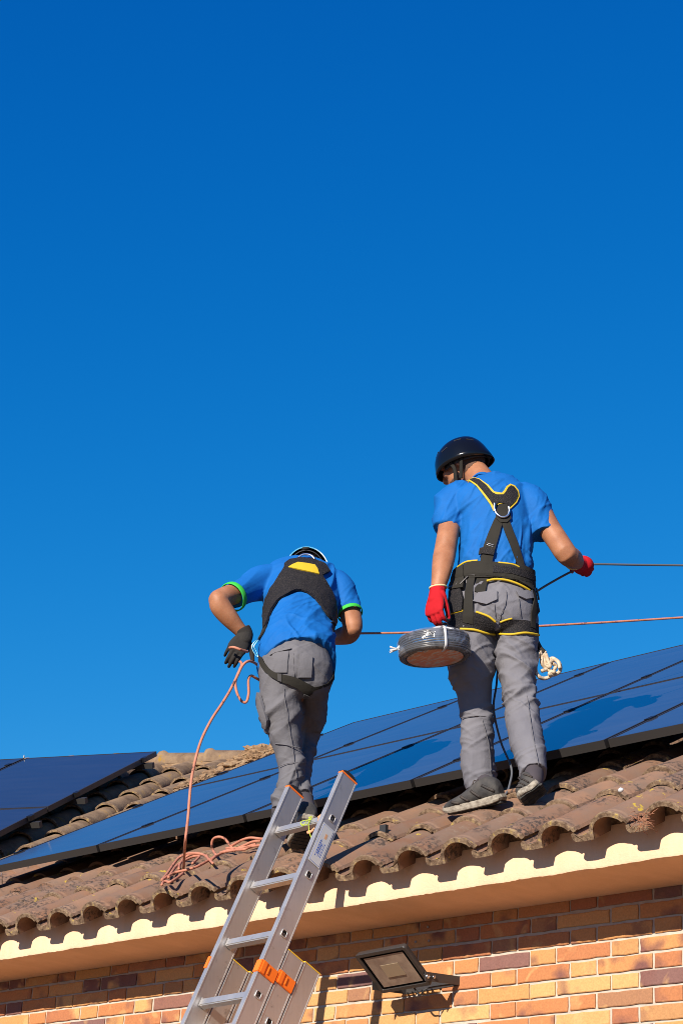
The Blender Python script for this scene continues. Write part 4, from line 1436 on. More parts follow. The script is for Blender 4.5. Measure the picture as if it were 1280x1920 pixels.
# --- gloves
g = G()
hW = f.at(818, 1112, -0.13); hK = f.at(812, 1160, -0.17)
hand(g, hW, hK - hW, (-r_ * .55 - hf * .8).normalized(), r_ * .8 - hf * .5, [(0.5, 1.0, .8), (0.5, 1.0, .8), (0.55, 1.0, .8), (0.6, 1.0, .8)], 0.195, (0.10, 0.7, 0.1), 0.01)
loft(g, [(f.at(821, 1103, -.118), .0330, .030), (f.at(819, 1116, -.132), .032, .028), (f.at(817, 1128, -.142), .036, .026)], r_, 18, 3, 1.0, 'fr')
gl = fuse(g, 0.0032, 2)
ax_n = (r_ * .85 + hf * .3 - Zu * 0.1).normalized()
glo = G(); glo.v, glo.f, glo.sm = gl.v, gl.f, gl.sm
me = bpy.data.meshes.new('t'); me.from_pydata(gl.v, [], gl.f); me.update()
glo.m = [1 if (p.normal.dot(ax_n) > .45 and p.center.z < hW.z - .03) else 0 for p in me.polygons]
bpy.data.meshes.remove(me)
gL = glo.build('glove', [M_red, M_coat], man, man)
g = G(); cp = [f.at(821, 1102, -.116) + r_ * (math.cos(a) * .0345) + hf * (math.sin(a) * .031) + Zu * (.004 * math.cos(a)) for a in np.linspace(0, 2 * math.pi, 17)[:-1]]
g.tube(cp, 0.0042, 6, closed=True); g.build('cuff', M_cream, gL, man)
g = G()
hW = f.at(1080, 1058, 0.14); hK = f.at(1100, 1058, 0.215)
hand(g, hW, (hK - hW), (-Zu * .1 + r_ * .5 - hf * .8).normalized() if False else (r_ * .55 + Zu * .60 - hf * .25), (r_ * -.2 + Zu * .3 - hf * .6), [(0.9, 1.5, 1.1)] * 4, 0.185, (0.4, 0.9, .3), 0.03)
loft(g, [(f.at(1076, 1051, .095), .037, .040), (f.at(1080, 1057, .13), .034, .036), (f.at(1087, 1060, .165), .036, .034)], perp, 18, 3, 1.0, 'fr')
ball(g, f.at(1092, 1060, .185), r_, hf, Zu, .047, .045, .042, 3)
gl = fuse(g, 0.0032, 2)
gR = gl.build('glove', M_red, man, man)
g = G(); c0_ = f.at(1074, 1050, .088); d0_ = (f.at(1082, 1060, .15) - Rel).normalized(); ua = perp - d0_ * perp.dot(d0_); ua.normalize(); wa = d0_.cross(ua)
g.tube([c0_ + ua * math.cos(a) * .0395 + wa * math.sin(a) * .0415 for a in np.linspace(0, 2 * math.pi, 17)[:-1]], 0.004, 6, closed=True); g.build('cuff', M_cream, gR, man)

# --- helmet
ho, HO, HSd = helmet_mesh(H, HF, HU, [M_helm, M_dark], man, k=0.87, back=.012)
g = G()   # headband, dial and chin straps
band = [HO + HF * (math.cos(a) * .106) + HSd * (math.sin(a) * .088) + HU * (-.012 - .030 * (1 - math.cos(a)) / 2) for a in np.linspace(0.9, 2 * math.pi - 0.9, 30)]
g.tube(band, 0.011, 8, flat=0.25, side=HU)
g.build('headband', M_black, ho, man)
g = G(); dp = HO - HF * .110 - HU * .040
g.tube([dp + HF * .004, dp - HF * .010], 0.019, 16); g.tube([dp - HF * .010, dp - HF * .0125], 0.013, 12)
g.build('dial', M_web, ho, man)
g = G()
for s in (-1, 1):
    g.tube(spline([HO + HSd * s * .100 + HF * .035 + HU * .0, H + HSd * s * .088 + HF * .02 - HU * .035, H + HSd * s * .066 + HF * .045 - HU * .09, H + HF * .062 - HU * .118], 6), 0.0088, 6, flat=0.22, side=HF)
    g.tube(spline([HO + HSd * s * .098 - HF * .030 - HU * .02, H + HSd * s * .087 - HF * .012 - HU * .045, H + HSd * s * .072 + HF * .018 - HU * .085], 6), 0.0088, 6, flat=0.22, side=HF)
g.build('chin_strap', M_web, ho, man)

# --- harness
har = G()
patch(har, c1([(428, 326), (448, 314), (475, 309), (505, 315), (560, 352), (595, 392), (640, 400), (654, 384), (668, 360), (690, 346), (716, 356), (738, 384), (744, 420), (728, 458), (700, 486), (682, 504), (668, 480), (612, 470), (597, 500), (590, 508), (572, 470), (525, 405), (488, 358), (455, 334)]), shirt_t, 0.001, 0.0035)
hy = har.build('harness_yoke', M_yellow, man, man)
har = G()
patch(har, c1([(452, 324), (478, 316), (505, 323), (548, 356), (585, 400), (608, 412), (648, 412), (662, 396), (676, 370), (692, 358), (710, 366), (728, 390), (732, 418), (718, 450), (694, 476), (680, 488), (664, 468), (620, 460), (603, 478), (590, 478), (566, 440), (525, 388), (492, 350)]), shirt_t, 0.003, 0.0055)
har.build('padding', M_mesh, hy, man)
har = G()
patch(har, c1([(603, 520), (622, 470), (668, 470), (688, 520), (694, 556), (668, 580), (630, 578), (606, 556)]), shirt_t, 0.006, 0.004)
patch(har, c1([(606, 540), (645, 570), (628, 640), (600, 738), (586, 800), (574, 862), (555, 935), (538, 1006), (478, 992), (486, 940), (500, 875), (514, 800), (528, 730), (560, 640), (590, 570)]), both, 0.003, 0.0035)
patch(har, c1([(640, 585), (650, 560), (682, 556), (706, 625), (735, 700), (762, 790), (786, 884), (756, 866), (735, 835), (715, 780), (690, 712), (664, 650)]), shirt_t, 0.002, 0.0030)
patch(har, c1([(440, 915), (486, 900), (470, 985), (470, 1060), (474, 1130), (472, 1186), (412, 1176), (418, 1080), (424, 1000)]), both, 0.007, 0.0035)
patch(har, c1([(800, 930), (838, 965), (850, 1010), (848, 1070), (856, 1110), (836, 1140), (832, 1214), (806, 1204), (812, 1110), (826, 1040), (812, 985)]), both, 0.006, 0.0035)
har.build_each('harness_strap', M_web, man, man)
har = G()
patch(har, c1([(422, 832), (470, 812), (520, 812), (590, 816), (700, 824), (770, 838), (820, 862), (838, 900), (842, 960), (818, 985), (780, 960), (735, 932), (690, 915), (640, 908), (560, 912), (500, 914), (430, 912), (418, 870)]), both, 0.004, 0.0085)
patch(har, c1([(372, 866), (420, 836), (424, 910), (418, 975), (340, 985), (346, 900)]), both, 0.005, 0.012)
bt = har.build_each('waist_belt', M_web, man, man)[0]
har = G()
patch(har, c1([(590, 838), (690, 846), (800, 872), (828, 905), (830, 930), (780, 915), (690, 888), (585, 880)]), both, 0.012, 0.003)
patch(har, c1([(505, 772), (512, 735), (540, 726), (600, 742), (592, 775), (528, 766)]), both, 0.006, 0.007)
har.build_each('webbing_band', M_mesh, bt, man)
har = G()
cord(har, c1([(550, 932), (600, 922), (660, 926), (720, 944), (770, 968), (802, 988)]), both, 0.007, 0.0052)
cord(har, c1([(362, 868), (400, 836), (440, 814), (500, 808)]), both, 0.009, 0.0045)
cord(har, c1([(618, 820), (700, 830), (740, 848)]), both, 0.010, 0.0042)
cord(har, c1([(318, 1140), (350, 1122), (412, 1106)]), both, 0.006, 0.0045); cord(har, c1([(488, 1112), (560, 1138), (604, 1172)]), both, 0.006, 0.0050)
cord(har, c1([(394, 1216), (470, 1220), (540, 1238), (594, 1246)]), both, 0.006, 0.0052)
cord(har, c1([(630, 1172), (660, 1160), (700, 1150)]), both, 0.006, 0.0042); cord(har, c1([(626, 1245), (700, 1250), (780, 1240), (855, 1252)]), both, 0.006, 0.0050)
har.build_each('yellow_piping', M_yellow, man, man)
har = G()
patch(har, c1([(318, 1144), (350, 1126), (412, 1110), (488, 1116), (560, 1142), (600, 1172), (597, 1240), (540, 1234), (470, 1216), (394, 1212), (330, 1190)]), trou_t, 0.001, 0.0060)
patch(har, c1([(630, 1178), (700, 1156), (762, 1160), (806, 1168), (852, 1184), (854, 1244), (780, 1234), (700, 1244), (628, 1240)]), trou_t, 0.001, 0.0060)
patch(har, c1([(338, 990), (400, 980), (414, 1040), (410, 1104), (350, 1120), (322, 1136), (332, 1080)]), trou_t, 0.004, 0.010)
har.build_each('leg_loop_pad', M_mesh, man, man)
har = G()
for pth, rr_, o_ in ((c1([(598, 468), (597, 500), (606, 528), (630, 550), (655, 552), (674, 538), (680, 510), (676, 488)]), 0.0045, 0.016), ):
    cord(har, pth, shirt_t, o_, rr_, 8, sm=True)
har.build('back_ring', M_ringm, man, man)
har = G()
cord(har, c1([(326, 930), (322, 955), (345, 970), (378, 962), (388, 942)]), both, 0.014, 0.0040, 8)
cord(har, c1([(400, 960), (425, 935), (446, 912)]), both, 0.016, 0.0042, 8)
cord(har, c1([(836, 970), (856, 995), (858, 1040)]), both, 0.014, 0.0040, 8)
cord(har, c1([(480, 905), (482, 900), (440, 903)]), both, 0.013, 0.0022, 6)
har.build_each('side_ring', M_lightframe, man, man)
har = G()
for (x0, y0, x1, y1) in ((552, 702, 596, 716), (548, 712, 592, 726), (424, 1088, 466, 1090), (424, 1100, 466, 1102)):
    cord(har, c1([(x0, y0), (x1, y1)]), both, 0.0085, 0.0012, 5)
har.build_each('webbing_stitching', M_ringm, man, man)

# ============================================================ cable spool held in the left hand
sp_c = f.at(814, 1215, -0.20)
spool = empty('cable_spool', sp_c, 'wrapped spool of black cable with tan label held in the red glove', 'cable spool')
SA = (-hf * .04 + Zu * .97 + r_ * -.10).normalized()      # spool axis, its underside turned to the camera
SX = (r_ - SA * r_.dot(SA)).normalized(); SY = SA.cross(SX)
R0, Hh = 0.145, 0.040
def disc(rs, nn=48):
    vs, fs = [], []
    for (rr_, z, e) in rs:
        for k in range(nn):
            a = 2 * math.pi * k / nn
            w = 1 + e * noise.noise(Vector((math.cos(a) * 3, math.sin(a) * 3, z * 30)))
            vs.append(sp_c + SX * (math.cos(a) * rr_ * w) + SY * (math.sin(a) * rr_ * w) + SA * z)
    for i in range(len(rs) - 1):
        for k in range(nn): fs.append((i * nn + k, i * nn + (k + 1) % nn, (i + 1) * nn + (k + 1) % nn, (i + 1) * nn + k))
    return vs, fs
g = G()
for lay in range(9):
    z = -Hh + .006 + lay * (2 * Hh - .012) / 8
    g.tube([sp_c + SX * (math.cos(a) * (R0 - .006 + .0015 * math.sin(lay * 2.1))) + SY * (math.sin(a) * (R0 - .006)) + SA * (z + .002 * math.sin(a * 2 + lay)) for a in np.linspace(0, 2 * math.pi, 49)[:-1]], 0.0047, 6, closed=True)
for lay in range(5):
    for zz_ in (-Hh + .003, Hh - .003):
        g.tube([sp_c + SX * (math.cos(a) * (R0 - .014 - lay * .009)) + SY * (math.sin(a) * (R0 - .014 - lay * .009)) + SA * zz_ for a in np.linspace(0, 2 * math.pi, 41)[:-1]], 0.0047, 6, closed=True)
M_cable = mat('black_cable', (0.045, 0.047, 0.052), 0.3)
g.build('cable_coil', M_cable, spool, spool)
g = G(); vs, fs = disc([(R0 - .030, -Hh + .001, 0), (R0 - .036, -Hh - .0055, 0), (0.02, -Hh - .0055, 0)]); fs.append(tuple(range(96, 144))); g.add(vs, fs)
M_disc = mat('tan_label_print', (0.30, 0.10, 0.05), 0.5)
co = coords(M_disc)
setc(M_disc, ramp(M_disc, nz(M_disc, 22, 3, .6, coords(M_disc, 'Object', (1, 3, 1))), [(0.40, (0.50, 0.17, 0.08)), (0.52, (0.52, 0.22, 0.12)), (0.58, (0.50, 0.42, 0.36)), (0.72, (0.22, 0.16, 0.14))]))
g.build('label_disc', M_disc, spool, spool)
g = G()
vs, fs = disc([(R0 - .022, -Hh - .0035, .02), (R0 - .004, -Hh - .002, .015), (R0 + .004, -Hh * .6, .01), (R0 + .006, 0, .01), (R0 + .004, Hh * .7, .02), (R0 - .01, Hh + .006, .05), (R0 * .6, Hh + .012, .1), (R0 * .25, Hh + .02, .2)], 64)
g.add(vs, fs)
M_wrap = bpy.data.materials.new('clear_plastic_wrap'); M_wrap.use_nodes = True
nt = M_wrap.node_tree; nt.nodes.clear()
o_ = nt.nodes.new('ShaderNodeOutputMaterial'); mx = nt.nodes.new('ShaderNodeMixShader'); tr = nt.nodes.new('ShaderNodeBsdfTransparent'); gl_ = nt.nodes.new('ShaderNodeBsdfGlossy'); df = nt.nodes.new('ShaderNodeBsdfDiffuse'); m2 = nt.nodes.new('ShaderNodeMixShader')
gl_.inputs['Roughness'].default_value = 0.12; df.inputs['Color'].default_value = (.7, .7, .72, 1)
tc = nt.nodes.new('ShaderNodeTexCoord'); no = nt.nodes.new('ShaderNodeTexNoise'); no.inputs['Scale'].default_value = 14; no.inputs['Detail'].default_value = 6; no.inputs['Distortion'].default_value = 1.5
nt.links.new(tc.outputs['Object'], no.inputs['Vector'])
rp = nt.nodes.new('ShaderNodeValToRGB'); rp.color_ramp.elements[0].position = .50; rp.color_ramp.elements[0].color = (.09, .09, .09, 1); rp.color_ramp.elements[1].position = .80; rp.color_ramp.elements[1].color = (.50, .50, .50, 1)
nt.links.new(no.outputs['Fac'], rp.inputs[0])
bp = nt.nodes.new('ShaderNodeBump'); bp.inputs['Strength'].default_value = 0.6; bp.inputs['Distance'].default_value = .01; nt.links.new(no.outputs['Fac'], bp.inputs['Height']); nt.links.new(bp.outputs[0], gl_.inputs['Normal'])
m2.inputs[0].default_value = .45
nt.links.new(gl_.outputs[0], m2.inputs[1]); nt.links.new(df.outputs[0], m2.inputs[2])
nt.links.new(rp.outputs[0], mx.inputs[0]); nt.links.new(tr.outputs[0], mx.inputs[1]); nt.links.new(m2.outputs[0], mx.inputs[2]); nt.links.new(mx.outputs[0], o_.inputs[0])
g.build('plastic_wrap', M_wrap, spool, spool)
g = G()
a0 = 2.9
for (aa, wd) in ((-1.25, .006),):
    pth = [sp_c + (SX * math.cos(aa) + SY * math.sin(aa)) * rr_ + SA * z for rr_, z in ((R0 - .05, -Hh - .005), (R0 - .01, -Hh - .004), (R0 + .007, -Hh * .7), (R0 + .008, Hh * .7), (R0 - .01, Hh + .009), (R0 - .06, Hh + .012))]
    g.tube(spline(pth, 5), wd, 6, flat=.25, side=(SX * -math.sin(aa) + SY * math.cos(aa)))
tie = sp_c - SX * (R0 + .004) - SY * .02
for q in range(5):
    a = q * 1.3
    g.tube(spline([tie, tie - SX * .018 + Zu * (.008 * math.cos(a)) + SY * .008 * math.sin(a), tie - SX * .03 + Zu * (.015 * math.cos(a)) + SY * .014 * math.sin(a)], 3), [.005, .0045, .004, .003, .003, .002, .001], 5)
g.tube(spline([tie, tie + SX * .05 - SA * .03 - SY * .05, tie + SX * .1 - SA * .045 - SY * .09], 5), 0.0022, 5)
g.tube(spline([tie, tie + SX * .04 + SA * .03, f.at(800, 1186, -.21), f.at(822, 1176, -.20), f.at(850, 1180, -.21)], 5), 0.006, 6, flat=.5)
g.build('packing_tape', M_label, spool, spool)

# ============================================================ black cable over the worker's hand and down to the roof
g = G()
pts = [f.at(3400, 1100, 1.9), f.at(2000, 1074, .95), f.at(1500, 1063, .56), f.at(1330, 1061, 0.45), f.at(1280, 1060, 0.42), f.at(1190, 1059, .33), f.at(1112, 1058, 0.24), f.at(1095, 1062, .22), f.at(1070, 1072, .20), f.at(1040, 1088, .19), f.at(1010, 1106, .18), f.at(985, 1125, .19), f.at(955, 1175, .19), f.at(936, 1230, .16), f.at(930, 1285, .12), f.at(925, 1330, .12), f.at(938, 1390, .17), f.at(958, 1440, .16), f.at(955, 1470, .10), f.at(948, 1488, .05)]
last = on_roof(930, 1500); pts += [on_roof(935, 1497) + Vector((0, 0, .01)), on_roof(895, 1512) + Vector((0.0, .1, .06))]
g.tube(spline(pts, 6), 0.0048, 8)
tag(g.build('electric_cable', mat('grey_cable', (0.10, 0.105, 0.115), 0.35)), 'dark grey cable from the red glove across the sky and down between the legs', 'cable')
g = G()
q = [on_roof(938, 1462) + Zu * .02 + (r_ * math.cos(a) * .028 + Zu * math.sin(a) * .030) for a in np.linspace(0, 2 * math.pi, 17)[:-1]]
g.tube(q, 0.0075, 8, closed=True)
tag(g.build('cable_ring', M_tile2), 'small tan ring of hose by the heel under the solar panels', 'ring')
g = G()
g.tube(spline([on_roof(905, 1500) + Zu * .01, on_roof(950, 1491) + Zu * .012, on_roof(985, 1483) + Zu * .01], 5), 0.011, 8)
tag(g.build('conduit', M_tile), 'short brown conduit lying on the tiles between the boots', 'conduit')

# ============================================================ rope coil hanging from the hip
rc = empty('rope_coil', f.at(1025, 1230, 0.0), 'bundle of thick cream rope hanging at the standing worker\'s right hip', 'rope')
M_rope = mat('cream_rope', (0.46, 0.36, 0.25), 0.9)
co = coords(M_rope); setc(M_rope, ramp(M_rope, nz(M_rope, 60, 3, .5, co), [(0.35, (0.38, 0.28, 0.18)), (0.65, (0.55, 0.45, 0.33))])); bump(M_rope, nz(M_rope, 160, 3, .6, co), .6, .003)
g = G()
loops = [[(862, 300), (850, 350), (842, 400), (860, 440), (890, 455), (925, 445), (940, 420), (905, 395), (880, 360), (884, 320)],
         [(900, 290), (893, 330), (905, 370), (930, 385), (915, 345), (905, 310)],
         [(915, 375), (945, 345), (975, 350), (992, 385), (985, 415), (955, 432), (925, 428), (950, 405), (965, 380), (945, 365)],
         [(880, 410), (915, 395), (935, 360), (930, 340), (950, 335), (980, 360), (988, 395)],
         [(870, 290), (880, 340), (900, 385), (930, 410), (960, 418)]]
for i, lp in enumerate(loops):
    g.tube(spline([f.at(740 + x / 3.2, 1130 + y / 3.2, -.02 + .012 * math.sin(x * .05 + i * 1.7)) for x, y in lp], 5), 0.0078, 8)
g.build('rope_strands', M_rope, rc, rc)
g = G()
g.tube(spline([f.at(1006, 1205, -.01), f.at(1010, 1218, -.015), f.at(1003, 1235, -.01), f.at(1000, 1250, 0), f.at(1002, 1230, .02), f.at(1003, 1212, .01)], 5), 0.0042, 8)
g.build('carabiner', M_lightframe, rc, rc)
g = G()
g.tube(spline([f.at(1003, 1195, -.02), f.at(1012, 1214, -.02), f.at(1020, 1222, -.02)], 4), 0.009, 6, flat=.5)
g.build('sling', M_web, rc, rc)

# ============================================================ the bent worker
W1b = on_roof(548, 1588)
f = Fig(W1b)
r_, hf = f.r, f.hf
man1 = empty('person', W1b, 'worker bending forward in blue polo with green cuffs and black yoke behind the ladder', 'person')
H = f.at(575, 1077, 0.47)
HF = (hf * .22 - Zu * .95 + r_ * .08).normalized()
HU = (hf * .95 + Zu * .3); HU = (HU - HF * HF.dot(HU)).normalized()
HU = (HU + HF.cross(HU) * 0.10).normalized()
g = G()
HS_ = head_mesh(g, H, HF, HU, 1.0)
loft(g, [(H - HU * .03 - HF * .03, .055, .060), (f.at(573, 1080, .42), .058, .060), (f.at(571, 1094, .34), .085, .070)], r_, 20, 4)
loft(g, f.rings([(571, 1092, .32, 58, .09), (565, 1120, .24, 58, .10), (560, 1160, .14, 54, .10), (556, 1200, .05, 52, .10), (555, 1240, 0, 58, .10), (554, 1275, 0, 56, .10)]), r_, 24, 4)
Lsh, Lel, Lwr = f.at(498, 1094, .30), f.at(405, 1127, .04), f.at(459, 1190, .10)
pv = (Zu * .95 + r_ * .25).normalized()
loft(g, [(Lsh, .055, .055), (f.at(450, 1110, .18), .050, .050), (f.at(424, 1118, .10), .046, .046), (f.at(408, 1124, .05), .042, .043)], pv, 22, 4)
ps = (r_ * .8 + Zu * .5).normalized()
loft(g, [(f.at(409, 1123, .05), .040, .043), (f.at(413, 1136, .055), .047, .045), (f.at(428, 1156, .07), .043, .042), (f.at(446, 1177, .09), .033, .031), (Lwr, .028, .024), (f.at(463, 1195, .10), .026, .022)], ps, 22, 4)
Rsh, Rel, Rwr = f.at(638, 1098, .30), f.at(664, 1182, .22), f.at(622, 1198, .42)
loft(g, [(Rsh, .053, .055), (f.at(652, 1135, .26), .049, .05), (f.at(659, 1162, .23), .048, .047), (f.at(662, 1178, .215), .043, .044)], r_, 22, 4)
loft(g, [(f.at(661, 1176, .22), .040, .044), (f.at(655, 1188, .26), .046, .044), (f.at(640, 1193, .33), .040, .040), (Rwr, .028, .026), (f.at(612, 1200, .46), .026, .022)], Zu, 22, 4)
loft(g, f.rings([(528, 1265, 0, 20, .06), (528, 1320, 0, 22, .06), (537, 1388, 0, 17, .045), (545, 1436, 0, 14, .04), (539, 1483, -.01, 13, .035), (525, 1520, -.02, 12, .035)]), r_, 18, 4)
loft(g, f.rings([(582, 1265, .02, 18, .06), (585, 1320, .14, 13, .05), (580, 1368, .24, 11, .045), (571, 1424, .21, 10, .04), (566, 1470, .09, 10, .035), (569, 1500, .0, 11, .035)]), r_, 18, 4)
body = fuse(g, 0.0048, 8, None, 0.6)
body.build('body', M_skin, man1, man1)
shell(body, hairzone, 0.004).build('hair', M_hair, man1, man1)
# shirt
g = G()
loft(g, f.rings([(573, 1077, .43, 34, .07), (572, 1083, .40, 58, .10), (568, 1092, .34, 74, .125), (565, 1118, .26, 73, .135), (562, 1147, .19, 68, .135), (559, 1175, .12, 65, .135), (557, 1200, .06, 69, .135), (557, 1226, .02, 74, .145), (559, 1240, .0, 74, .150)]), r_, 32, 5, 0.9, 'ff')
loft(g, [(f.at(512, 1090, .30), .075, .075), (f.at(485, 1096, .26), .077, .074), (f.at(462, 1106, .205), .066, .066), (f.at(438, 1118, .145), .058, .060)], (Zu * .95 + r_ * -.35).normalized(), 24, 4, 1.0, 'rf')
loft(g, [(f.at(626, 1092, .30), .070, .070), (f.at(640, 1105, .28), .068, .068), (f.at(648, 1125, .26), .058, .062), (f.at(655, 1148, .24), .051, .058)], (r_ * .93 - Zu * -.3).normalized(), 24, 4, 1.0, 'rf')
g.v = g.v  
cz = f.at(560, 1240, 0).z
shirt1_s = fuse(g, 0.007, 6, lambda p, n: 0.003)
shirt1 = fuse(g, 0.0052, 4, wrinkle([(0.011, 3.0, 11, 1.2, 5.3, None), (0.010, 4, 14, -.8, 1.9, lambda p: max(0.0, min(1.0, 1.2 - (p.z - cz) / .3))), (0.005, 5, 20, .5, 9.2, None), (0.003, 5, 30, 1.0, 19.2, None)]))
# slanting rear hem: drop the right side lower than the left
vv = []
for v_ in shirt1.v:
    p = Vector(v_)
    w = max(0.0, 1 - (p.z - cz) / .07)
    xr = (p - W1b).dot(r_)
    vv.append(tuple(p + Zu * (w * (-.045 * max(0, xr) / .15 - .012 + .022 * math.cos(xr * 18)))))
shirt1.v = vv
shirt1.build('polo_shirt', M_blue, man1, man1)
shirt1_t = bvh(shirt1_s)
# green cuffs
g = G()
cw = (f.at(438, 1118, .145) - f.at(462, 1106, .205)).normalized()
cu = pv - cw * pv.dot(cw); cu.normalize(); cv_ = cw.cross(cu); cc = f.at(437, 1119, .14)
g.tube([cc + cu * math.cos(a) * .066 + cv_ * math.sin(a) * .066 for a in np.linspace(0, 2 * math.pi, 25)[:-1]], 0.015, 8, closed=True, flat=.22, side=cw)
cw = (f.at(655, 1148, .24) - f.at(648, 1125, .26)).normalized()
cu = r_ - cw * r_.dot(cw); cu.normalize(); cv_ = cw.cross(cu); cc = f.at(656, 1150, .24)
g.tube([cc + cu * math.cos(a) * .056 + cv_ * math.sin(a) * .063 for a in np.linspace(0, 2 * math.pi, 25)[:-1]], 0.010, 8, closed=True, flat=.25, side=cw)
g.build_each('green_cuff', M_green, man1, man1)
# trousers
g = G()
loft(g, f.rings([(554, 1222, .01, 62, .120), (553, 1240, 0, 68, .128), (554, 1259, -.01, 70.5, .135), (553, 1282, 0, 68, .130), (552, 1300, .02, 60, .10)]), r_, 32, 4, 0.9, 'ff')
loft(g, f.rings([(523, 1275, -.01, 38, .115), (524, 1297, -.01, 38, .110), (526, 1320, -.01, 39, .105), (528, 1344, -.01, 37, .10), (535, 1366, .0, 31.5, .09), (539, 1388, .0, 29, .082), (542, 1412, .0, 27, .078), (547, 1436, 0.0, 26, .075), (546, 1460, -.005, 25, .075), (539, 1483, -.01, 24, .077), (530, 1506, -.015, 21, .078), (524, 1524, -.02, 18, .074)]), r_, 26, 4, 0.95, 'ff')
loft(g, f.rings([(588, 1275, .01, 33, .115), (589, 1297, .08, 28, .11), (588, 1320, .14, 26, .105), (586, 1345, .20, 26, .098), (581, 1368, .24, 23, .09), (575, 1398, .24, 17.5, .08), (571, 1424, .21, 17, .075), (567, 1447, .16, 17, .072), (565, 1470, .09, 17.5, .072), (568, 1490, .03, 18.5, .074), (570, 1504, .0, 18, .074)]), r_, 26, 4, 0.95, 'ff')
kz1 = f.at(545, 1372, 0).z
kz2 = f.at(545, 1500, 0).z
trou1_s = fuse(g, 0.007, 6, lambda p, n: 0.002)
trou1 = fuse(g, 0.0052, 3, wrinkle([(0.019, 4, 15, .45, 12.2, lambda p: math.exp(-((p.z - kz1) / .13) ** 2)), (0.014, 5, 18, -.3, 14.4, lambda p: math.exp(-((p.z - kz2) / .08) ** 2)), (0.009, 3, 12, 1.2, 21.4, None), (0.006, 5, 22, .6, 7.7, None), (0.004, 6, 28, -.5, 27.7, None)]))
M_grey1 = cloth('charcoal_work_trouser_fabric', (0.105, 0.102, 0.112), (0.135, 0.13, 0.14), bs=0.35)
trou1.build('work_trousers', M_grey1, man1, man1)
trou1_t = bvh(trou1_s)
both1 = bvh(shirt1_s, trou1_s)
g = G()
patch(g, c4([(372, 420), (386, 440), (446, 640), (440, 700), (418, 690), (388, 590), (364, 510)]), trou1_t, 0.004, 0.012)
g.build_each('cargo_pocket', M_grey1, man1, man1)
g = G()
patch(g, c4([(690, 108), (790, 135), (780, 300), (668, 300)]), trou1_t, 0.005, 0.004)
patch(g, c4([(478, 108), (602, 95), (590, 262), (500, 262)]), trou1_t, 0.005, 0.004)
patch(g, c4([(455, 118), (500, 92), (620, 66), (622, 80), (505, 108), (460, 130)]), trou1_t, 0.006, 0.005)
g.build_each('back_pocket', M_grey1, man1, man1)
g = G()
cord(g, c4([(640, 110), (640, 200), (650, 300)]), trou1_t, 0.004, 0.0016)
cord(g, c4([(560, 380), (580, 560), (620, 800), (650, 1000), (660, 1120)]), trou1_t, 0.004, 0.0016)
cord(g, c4([(500, 830), (580, 840), (700, 870)]), trou1_t, 0.0045, 0.0022)
cord(g, c4([(530, 1010), (620, 985), (740, 985)]), trou1_t, 0.0045, 0.0018)
g.build_each('seam', M_greyD, man1, man1)
# harness of the bent worker
yk = G()
patch(yk, c3([(600, 184), (636, 152), (700, 140), (800, 152), (872, 184), (904, 232), (874, 246), (850, 262), (878, 305), (915, 370), (938, 440), (946, 520), (944, 590), (930, 600), (912, 560), (880, 520), (846, 470), (800, 410), (755, 375), (712, 358), (672, 362), (632, 380), (588, 404), (556, 430), (520, 480), (495, 540), (476, 600), (462, 620), (460, 560), (464, 480), (476, 420), (505, 360), (545, 296), (580, 238), (598, 205)]), shirt1_t, 0.003, 0.009, wav=.003)
yo = yk.build('harness_yoke', M_mesh, man1, man1)
g = G()
patch(g, c3([(626, 214), (655, 196), (690, 181), (745, 188), (800, 198), (818, 225), (828, 260), (770, 246), (700, 230)]), shirt1_t, 0.013, 0.004)
g.build('yellow_panel', M_yellow, yo, man1)
g = G()
patch(g, c3([(462, 600), (480, 600), (462, 640), (430, 690), (414, 704), (440, 660)]), shirt1_t, 0.003, 0.004)
patch(g, c3([(908, 575), (938, 578), (938, 640), (925, 660), (915, 620)]), shirt1_t, 0.003, 0.004)
g.build_each('side_strap', M_web, man1, man1)
g = G()
rp_ = f.at(574, 1054, .24)
ux = (r_ * .95 + Zu * .0).normalized(); uz = (Zu * .95 + hf * .15).normalized()
lp = [rp_ + ux * (math.cos(a) * .040) + uz * (math.sin(a) * .036 + .006) for a in np.linspace(-.2, math.pi + .2, 16)] + [rp_ - ux * .034 - uz * .012, rp_ + ux * .034 - uz * .012]
g.tube(lp, 0.0058, 8, closed=True); g.build('back_ring', M_ringm, yo, man1)
g = G()
patch(g, c4([(372, 128), (392, 140), (412, 182), (446, 226), (486, 256), (530, 272), (610, 286), (680, 308), (750, 345), (800, 372), (790, 425), (756, 446), (720, 420), (660, 378), (600, 352), (530, 336), (470, 300), (420, 258), (388, 210), (370, 170)]), trou1_t, 0.003, 0.004)
patch(g, c4([(790, 378), (850, 366), (905, 345), (940, 305), (958, 250), (966, 252), (954, 318), (915, 362), (850, 386), (796, 402)]), trou1_t, 0.003, 0.004)
g.build_each('leg_strap', M_web, man1, man1)
g = G()
patch(g, c4([(518, 268), (548, 272), (546, 338), (518, 330)]), trou1_t, 0.008, 0.003)
patch(g, c4([(722, 424), (760, 440), (742, 462), (718, 446)]), trou1_t, 0.006, 0.006)
g.build_each('buckle', M_coat, man1, man1)
# helmet
ho, HO, HSd = helmet_mesh(H, HF, HU, [M_helmw, M_dark], man1, k=0.86, back=-.02)
g = G()
g.tube([HO + HF * (math.cos(a) * .106) + HSd * (math.sin(a) * .088) + HU * (-.010 - .028 * (1 - math.cos(a)) / 2) for a in np.linspace(0.9, 2 * math.pi - 0.9, 30)], 0.010, 8, flat=0.3, side=HU)
g.build('headband', M_black, ho, man1)
g = G(); dp = HO - HF * .108 - HU * .034
g.tube([dp, dp - HF * .012], 0.018, 16); g.build('dial', M_web, ho, man1)
